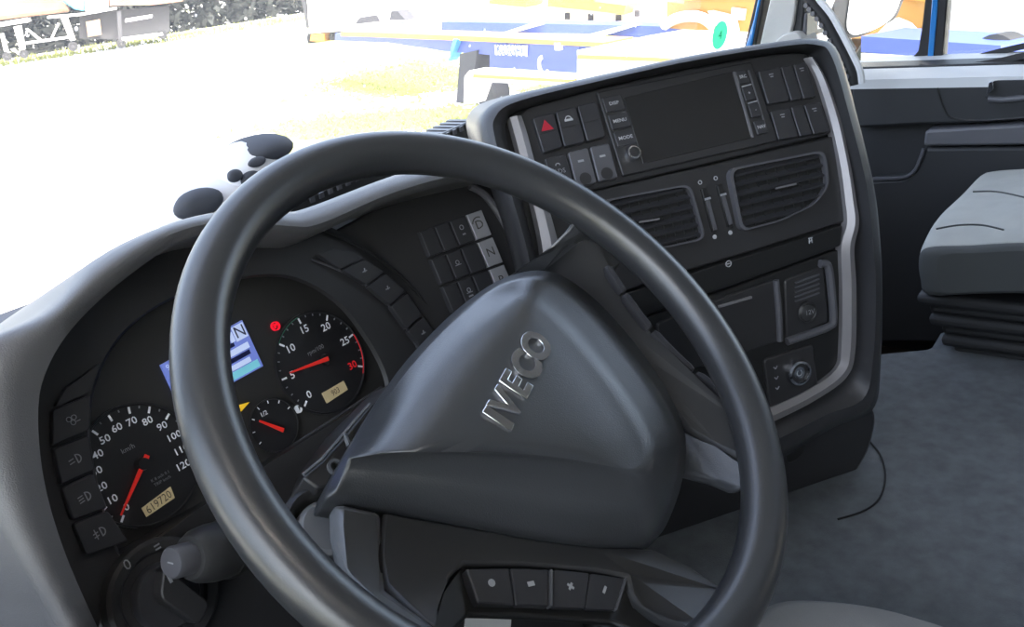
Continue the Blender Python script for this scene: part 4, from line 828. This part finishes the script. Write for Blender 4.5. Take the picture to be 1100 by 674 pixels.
def piece(pl, px, depth, name, m, parent, h=0, bev=0): return MB().pxprism(pl, px, h-depth, h).build(name, m, parent, bevel=bev, smooth=0)
def wheel(pl, px, py, r, parent, depth=.3, h=0):
    u, v = pl.hit(px, py, h); w_ = MB().lathe(pl, u, v, [(r, h-depth), (r, h-.05), (r*.85, h), (r*.55, h), (r*.5, h-.06)], 24).build('wheel', 'rubber', parent)
    MB().lathe(pl, u, v, [(r*.5, h-.1), (r*.5, h-.05), (r*.2, h-.02)], 16).build('wheel_hub', 'ext_dark', w_)
    return w_
# left row of parked trailers
LT = vplane(atZ(0, 74, GZ), atZ(330, 22, GZ))
t = thing('timber_trailer', 'white framed trailer with a brown load and bright blue cover at the far left', 'trailer', LT.W(15, 70))
piece(LT, gkk([(-200, 200), (-200, 165), (165, 105), (170, 130), (0, 158)]), 2.4, 'deck_beam', 'ext_white', t)
for q in ([(80, 160), (125, 150), (150, 290), (120, 295)], [(0, 200), (20, 198), (48, 300), (25, 305)]): piece(LT, gkk(q), .4, 'leg', 'ext_white', t)
piece(LT, gkk([(150, 170), (165, 168), (245, 232), (232, 240)]), .15, 'brace', 'ext_white', t)
for q in ((140, 320), (40, 335)): wheel(LT, *gkk([q])[0], .22, t)
piece(LT, gkk([(-200, 120), (-200, -200), (330, -200), (400, 40), (420, 70), (160, 100), (0, 120)]), 2.4, 'load', 'ext_brown', t, -.1, .2)
piece(LT, gkk([(280, 95), (480, 78), (690, 40), (690, 55), (480, 92), (280, 110)]), 2.4, 'deck_beam', 'ext_white', t)
piece(LT, gkk([(360, 108), (400, 104), (446, 235), (415, 242)]), .4, 'leg', 'ext_white', t)
piece(LT, gkk([(150, 248), (440, 208), (440, 222), (150, 263)]), .2, 'low_bar', 'ext_white', t)
piece(LT, gkk([(300, 222), (312, 224), (352, 140), (340, 136)]), .15, 'brace', 'ext_white', t)
wheel(LT, *gkk([(430, 275)])[0], .25, t)
piece(LT, gkk([(345, -120), (370, 10), (440, 55), (500, 66), (500, -120)]), 2.0, 'cover', 'ext_cyan', t, 0, .1)
piece(LT, gkk([(503, -120), (503, 66), (640, 45), (645, -120)]), 2.0, 'side_board', 'ext_white', t)
t = thing('low_loader', 'dark low trailer with a brown deck edge left of the hedge', 'trailer', LT.W(130, 52))
piece(LT, gkk([(648, 12), (648, 34), (900, 30), (1080, 8), (1080, -120), (648, -120)]), 2.4, 'deck', 'ext_brown', t)
piece(LT, gkk([(470, 95), (690, 60), (1000, 35), (1000, 190), (700, 235), (470, 225)]), 1.2, 'chassis', 'ext_dark', t, -.9)
piece(LT, gkk([(508, 130), (590, 115), (600, 205), (520, 218)]), .6, 'tool_box', 'ext_tan', t, -.1)
for q in ([(740, 112), (900, 86), (900, 104), (740, 132)], [(720, 222), (960, 192), (960, 208), (720, 240)]): piece(LT, gkk(q), .15, 'rail', 'ext_white', t)
for q in ((715, 255), (960, 205)): wheel(LT, *gkk([q])[0], .25, t)
piece(LT, gkk([(690, 70), (715, 66), (725, 250), (700, 252)]), .3, 'leg', 'ext_dark', t)
# hedge far behind, foliage as one mass of leaf clumps
HG = vplane(atZ(150, 44, GZ)+V(2, 3, 0), atZ(330, 16, GZ)+V(2, 3, 0))
rng = random.Random(3); hm = MB()
a_, b_ = HG.hit(-60, 70), HG.hit(335, 10)
for i in range(3200):
    u = a_[0]+(b_[0]-a_[0])*rng.random(); h = 3.2*rng.random(); c = HG.o+HG.ex*u+V(0, 0, h)-HG.n*rng.random()*1.5; s = .25+.3*rng.random()
    e1 = V(rng.uniform(-1, 1), rng.uniform(-1, 1), rng.uniform(-.5, 1)); e1 /= np.linalg.norm(e1); e2 = np.cross(e1, V(.3, .5, .7)); e2 /= np.linalg.norm(e2)
    hm.add([c-e1*s, c+e2*s*.5, c+e1*s, c-e2*s*.5+V(0, 0, .1)], [(0, 1, 2, 3)])
tag(hm.build('hedge', 'ext_hedge', smooth=0), 'dark leafy hedge behind the parked trailers', 'hedge', kind='stuff')
gs = MB()
for i in range(1500):
    px = rng.uniform(-20, 340); p = atZ(px, 72-.152*px-rng.uniform(0, 6), GZ); s = rng.uniform(.1, .3); a = rng.uniform(0, 6.28)
    gs.add([p+V(.06*math.cos(a), .06*math.sin(a), 0), p-V(.06*math.cos(a), .06*math.sin(a), 0), p+V(.05, .05, s)], [(0, 1, 2)])
for (x0, x1, y0, y1, nn) in ((365, 510, 70, 104, 3200), (320, 500, 120, 146, 2600), (560, 650, 90, 114, 1200)):
    for i in range(nn):
        px = rng.gauss((x0+x1)/2, (x1-x0)/4); py = rng.gauss((y0+y1)/2, (y1-y0)/5)-.08*(px-(x0+x1)/2); p = atZ(px, py, GZ); s = rng.uniform(.03, .09); a = rng.uniform(0, 6.28); r_ = rng.uniform(.05, .13)
        gs.add([p+V(r_*math.cos(a), r_*math.sin(a), .01), p-V(r_*math.cos(a), r_*math.sin(a), -.01), p+V(.05, .05, s)], [(0, 1, 2)])
tag(gs.build('grass_verge', 'grass', smooth=0), 'yellow green grass growing in patches on the yard and along the trailers', 'grass', kind='stuff')
# white lorry edge at the start of the blue trailers
TL = vplane(atZ(322, 48, GZ), atZ(372, 42, GZ))
t = thing('white_lorry', 'tall white lorry body with orange steps left of the blue trailers', 'lorry', TL.W(345, 46))
piece(TL, [(326, -60), (332, 36), (372, 33), (372, -60)], 5, 'body', 'ext_white', t)
piece(TL, [(322, -60), (324, 0), (329, 30), (332, 30), (327, 0), (326, -60)], .3, 'corner_post', 'ext_dark', t, .05)
piece(TL, [(333, 44), (334, 37), (348, 36), (348, 45)], .6, 'step', 'ext_orange', t)
wheel(TL, 338, 42, .35, t, h=-.1); wheel(TL, 362, 40, .35, t, h=-.1)
# blue container chassis running towards us on the right
ZR = -.45
BT = vplane(atZ(362, 37, ZR), atZ(645, 48, ZR))
t = thing('blue_chassis', 'long blue container chassis with a yellow top rail and white name plate', 'trailer', BT.W(510, 112))
piece(BT, [(366, 34.5), (400, 35), (500, 39), (648, 46), (648, 50.5), (500, 44), (400, 40), (366, 39)], .5, 'top_rail', 'ext_yellow', t, .05)
piece(BT, [(360, 36), (360, 44), (416, 46), (478, 55), (500, 57), (526, 59), (526, 76), (620, 83), (622, 50), (500, 42)], .5, 'side_beam', 'ext_blue', t)
pb = piece(BT, [(531, 48.5), (566, 49), (565.5, 61), (532, 59)], .02, 'name_plate', 'ext_white', t, .03)
u, v = BT.hit(548.5, 54.5, .03); MB().text(BT, u, v, 'KOGEL', .30, .031, .035, sx=1.0, ang=0).build('lettering', 'ext_blue', pb, smooth=0)
u, v = BT.hit(583, 71, .03); MB().ring(BT, u, v, .10, .16, 0, .03, 16, 100, 330).build('emblem', 'ext_white', t, smooth=0)
piece(BT, [(595, 46), (602, 46), (602, 54), (596, 54)], .05, 'marker_lamp', 'ext_white', t, .05)
piece(BT, [(487, 42), (491, 43), (484, 62), (481, 66)], .2, 'flap', 'ext_cyan', t, .1)
piece(BT, [(494, 58), (512, 54), (510, 75), (500, 110), (490, 110), (492, 85)], .3, 'landing_leg', 'ext_dark', t, .05)
wheel(BT, 520, 99, .38, t, h=.1)
BF = vplane(BT.W(505, 110, .9), BT.W(505, 110, .9)+np.array(BT.ex))
t2 = thing('white_trailer', 'white trailer rear bar with a yellow stripe below the blue chassis', 'trailer', BF.W(515, 112))
piece(BF, [(504, 76), (614, 84), (616, 92), (512, 88), (504, 112), (498, 112), (499, 82)], .3, 'rear_bar', 'ext_white', t2)
piece(BF, [(508, 80), (614, 86), (614, 89), (508, 83.5)], .3, 'stripe', 'ext_yellow', t2, .02)
t3 = thing('white_box', 'white box body with a yellow stripe nearest to the centre console', 'trailer', BF.W(700, 120))
piece(BF, [(620, 54), (650, 49), (760, 56), (820, 60), (820, 140), (620, 120)], 1.2, 'box', 'ext_white', t3)
piece(BF, [(620, 59), (700, 62), (760, 66), (760, 69), (700, 66), (620, 63.5)], 1.2, 'stripe', 'ext_yellow', t3, .02)
# second blue chassis and machines further back
B2 = vplane(atZ(470, 30, ZR-.1)-BT.n*4, atZ(470, 30, ZR-.1)-BT.n*4+BT.ex-.35*BT.n)
t = thing('blue_flatbed', 'blue flatbed with white crossbeams behind the yellow railed chassis', 'trailer', B2.W(700, 80))
piece(B2, [(474, 23.5), (560, 25), (700, 28), (812, 34), (812, 46), (700, 40), (560, 36), (474, 34)], .6, 'side_beam', 'ext_blue', t)
piece(B2, [(474, 36), (620, 37), (812, 50), (812, 54), (620, 41), (474, 39)], .6, 'lower_rail', 'ext_white', t, .1)
for q in ([(540, 35), (545, 37), (580, 27), (568, 26)], [(628, 38), (640, 41), (682, 28), (668, 28)]): piece(B2, q, .3, 'cross_beam', 'ext_white', t, .2)
B3 = vplane(atZ(520, 26, ZR-.2)-BT.n*9, atZ(520, 26, ZR-.2)-BT.n*9+BT.ex-.5*BT.n)
t = thing('white_cabin', 'white site cabin with small windows under the yellow crane beam', 'cabin', B3.W(600, 30))
piece(B3, [(505, 4), (670, 10), (760, 14), (760, 31), (670, 27), (505, 23)], 2, 'wall', 'ext_white', t)
for x, y in ((609, 17), (634, 18), (664, 19), (684, 14)): piece(B3, [(x-2.5, y-3), (x+2.5, y-3), (x+2.5, y+4), (x-2.5, y+4)], .1, 'window', 'ext_dark', t, .05)
t = thing('crane_beam', 'yellow crane beam lying above the white cabin', 'crane', B3.W(600, 6))
piece(B3, [(525, -30), (525, 4), (565, 8), (570, -30)], 1, 'beam_end', 'ext_yellow', t, .6)
piece(B3, [(588, -30), (588, 7), (640, 12), (670, 16), (672, 6), (640, 2), (600, -30)], 1, 'beam', 'ext_yellow', t, .6)
t = thing('pale_car', 'pale pickup cab with dark windows beyond the blue chassis', 'car', B3.W(400, 36))
piece(B3, [(376, 30), (384, 19), (405, 15), (412, 25), (470, 26), (478, 34), (376, 36)], 2, 'body', 'ext_white', t)
piece(B3, [(381, 26), (386, 19), (404, 16), (408, 23)], .1, 'windscreen', 'ext_dark', t, .05)
piece(B3, [(418, 22), (420, 12), (427, 12), (436, 22)], .6, 'seat_rack', 'ext_dark', t, .05)
B4 = vplane(atZ(690, 47, GZ), atZ(1000, 72, GZ))
t = thing('orange_lorry', 'orange lorry with a round white mudguard behind the flatbed', 'lorry', B4.W(740, 34))
piece(B4, [(716, 20), (716, 2), (735, 4), (735, -60), (1130, -60), (1130, 44), (812, 40), (716, 30)], 3, 'body', 'ext_orange', t)
pts = catmull([B4.W(*p, .1) for p in ((714, 27), (724, 21), (736, 18), (750, 18), (760, 22), (768, 29))], 20); MB().tube(pts, .12, 8).build('mudguard', 'ext_white', t)
piece(B4, [(786, 8), (800, 10), (798, 22), (785, 20)], .1, 'hatch', 'ext_white', t, .05)
for q in ([(760, 12), (785, 18), (788, 34), (770, 30)], [(1012, -60), (1180, -60), (1180, 44), (1060, 50), (1012, 46)], [(958, 20), (972, 26), (984, 40), (940, 38)]): piece(B4, q, .3, 'side_panel', 'ext_white', t, .15)
piece(B4, [(735, -60), (735, 1), (900, -10), (1010, 4), (1010, -60)], .3, 'roof_edge', 'ext_yellow', t, .1)
t = thing('blue_trailer', 'blue trailer seen below the mirror through the passenger side glass', 'trailer', B4.W(950, 70))
piece(B4, [(925, 39), (1000, 44), (1075, 49), (1075, 64), (1000, 62), (925, 56)], .8, 'side_beam', 'ext_blue', t, 1.6)
piece(B4, [(925, 57), (1075, 65), (1075, 80), (925, 72)], .6, 'low_rail', 'ext_white', t, 1.6)
for x_ in (935, 1065): wheel(B4, x_, 72, .4, t, h=1.3)
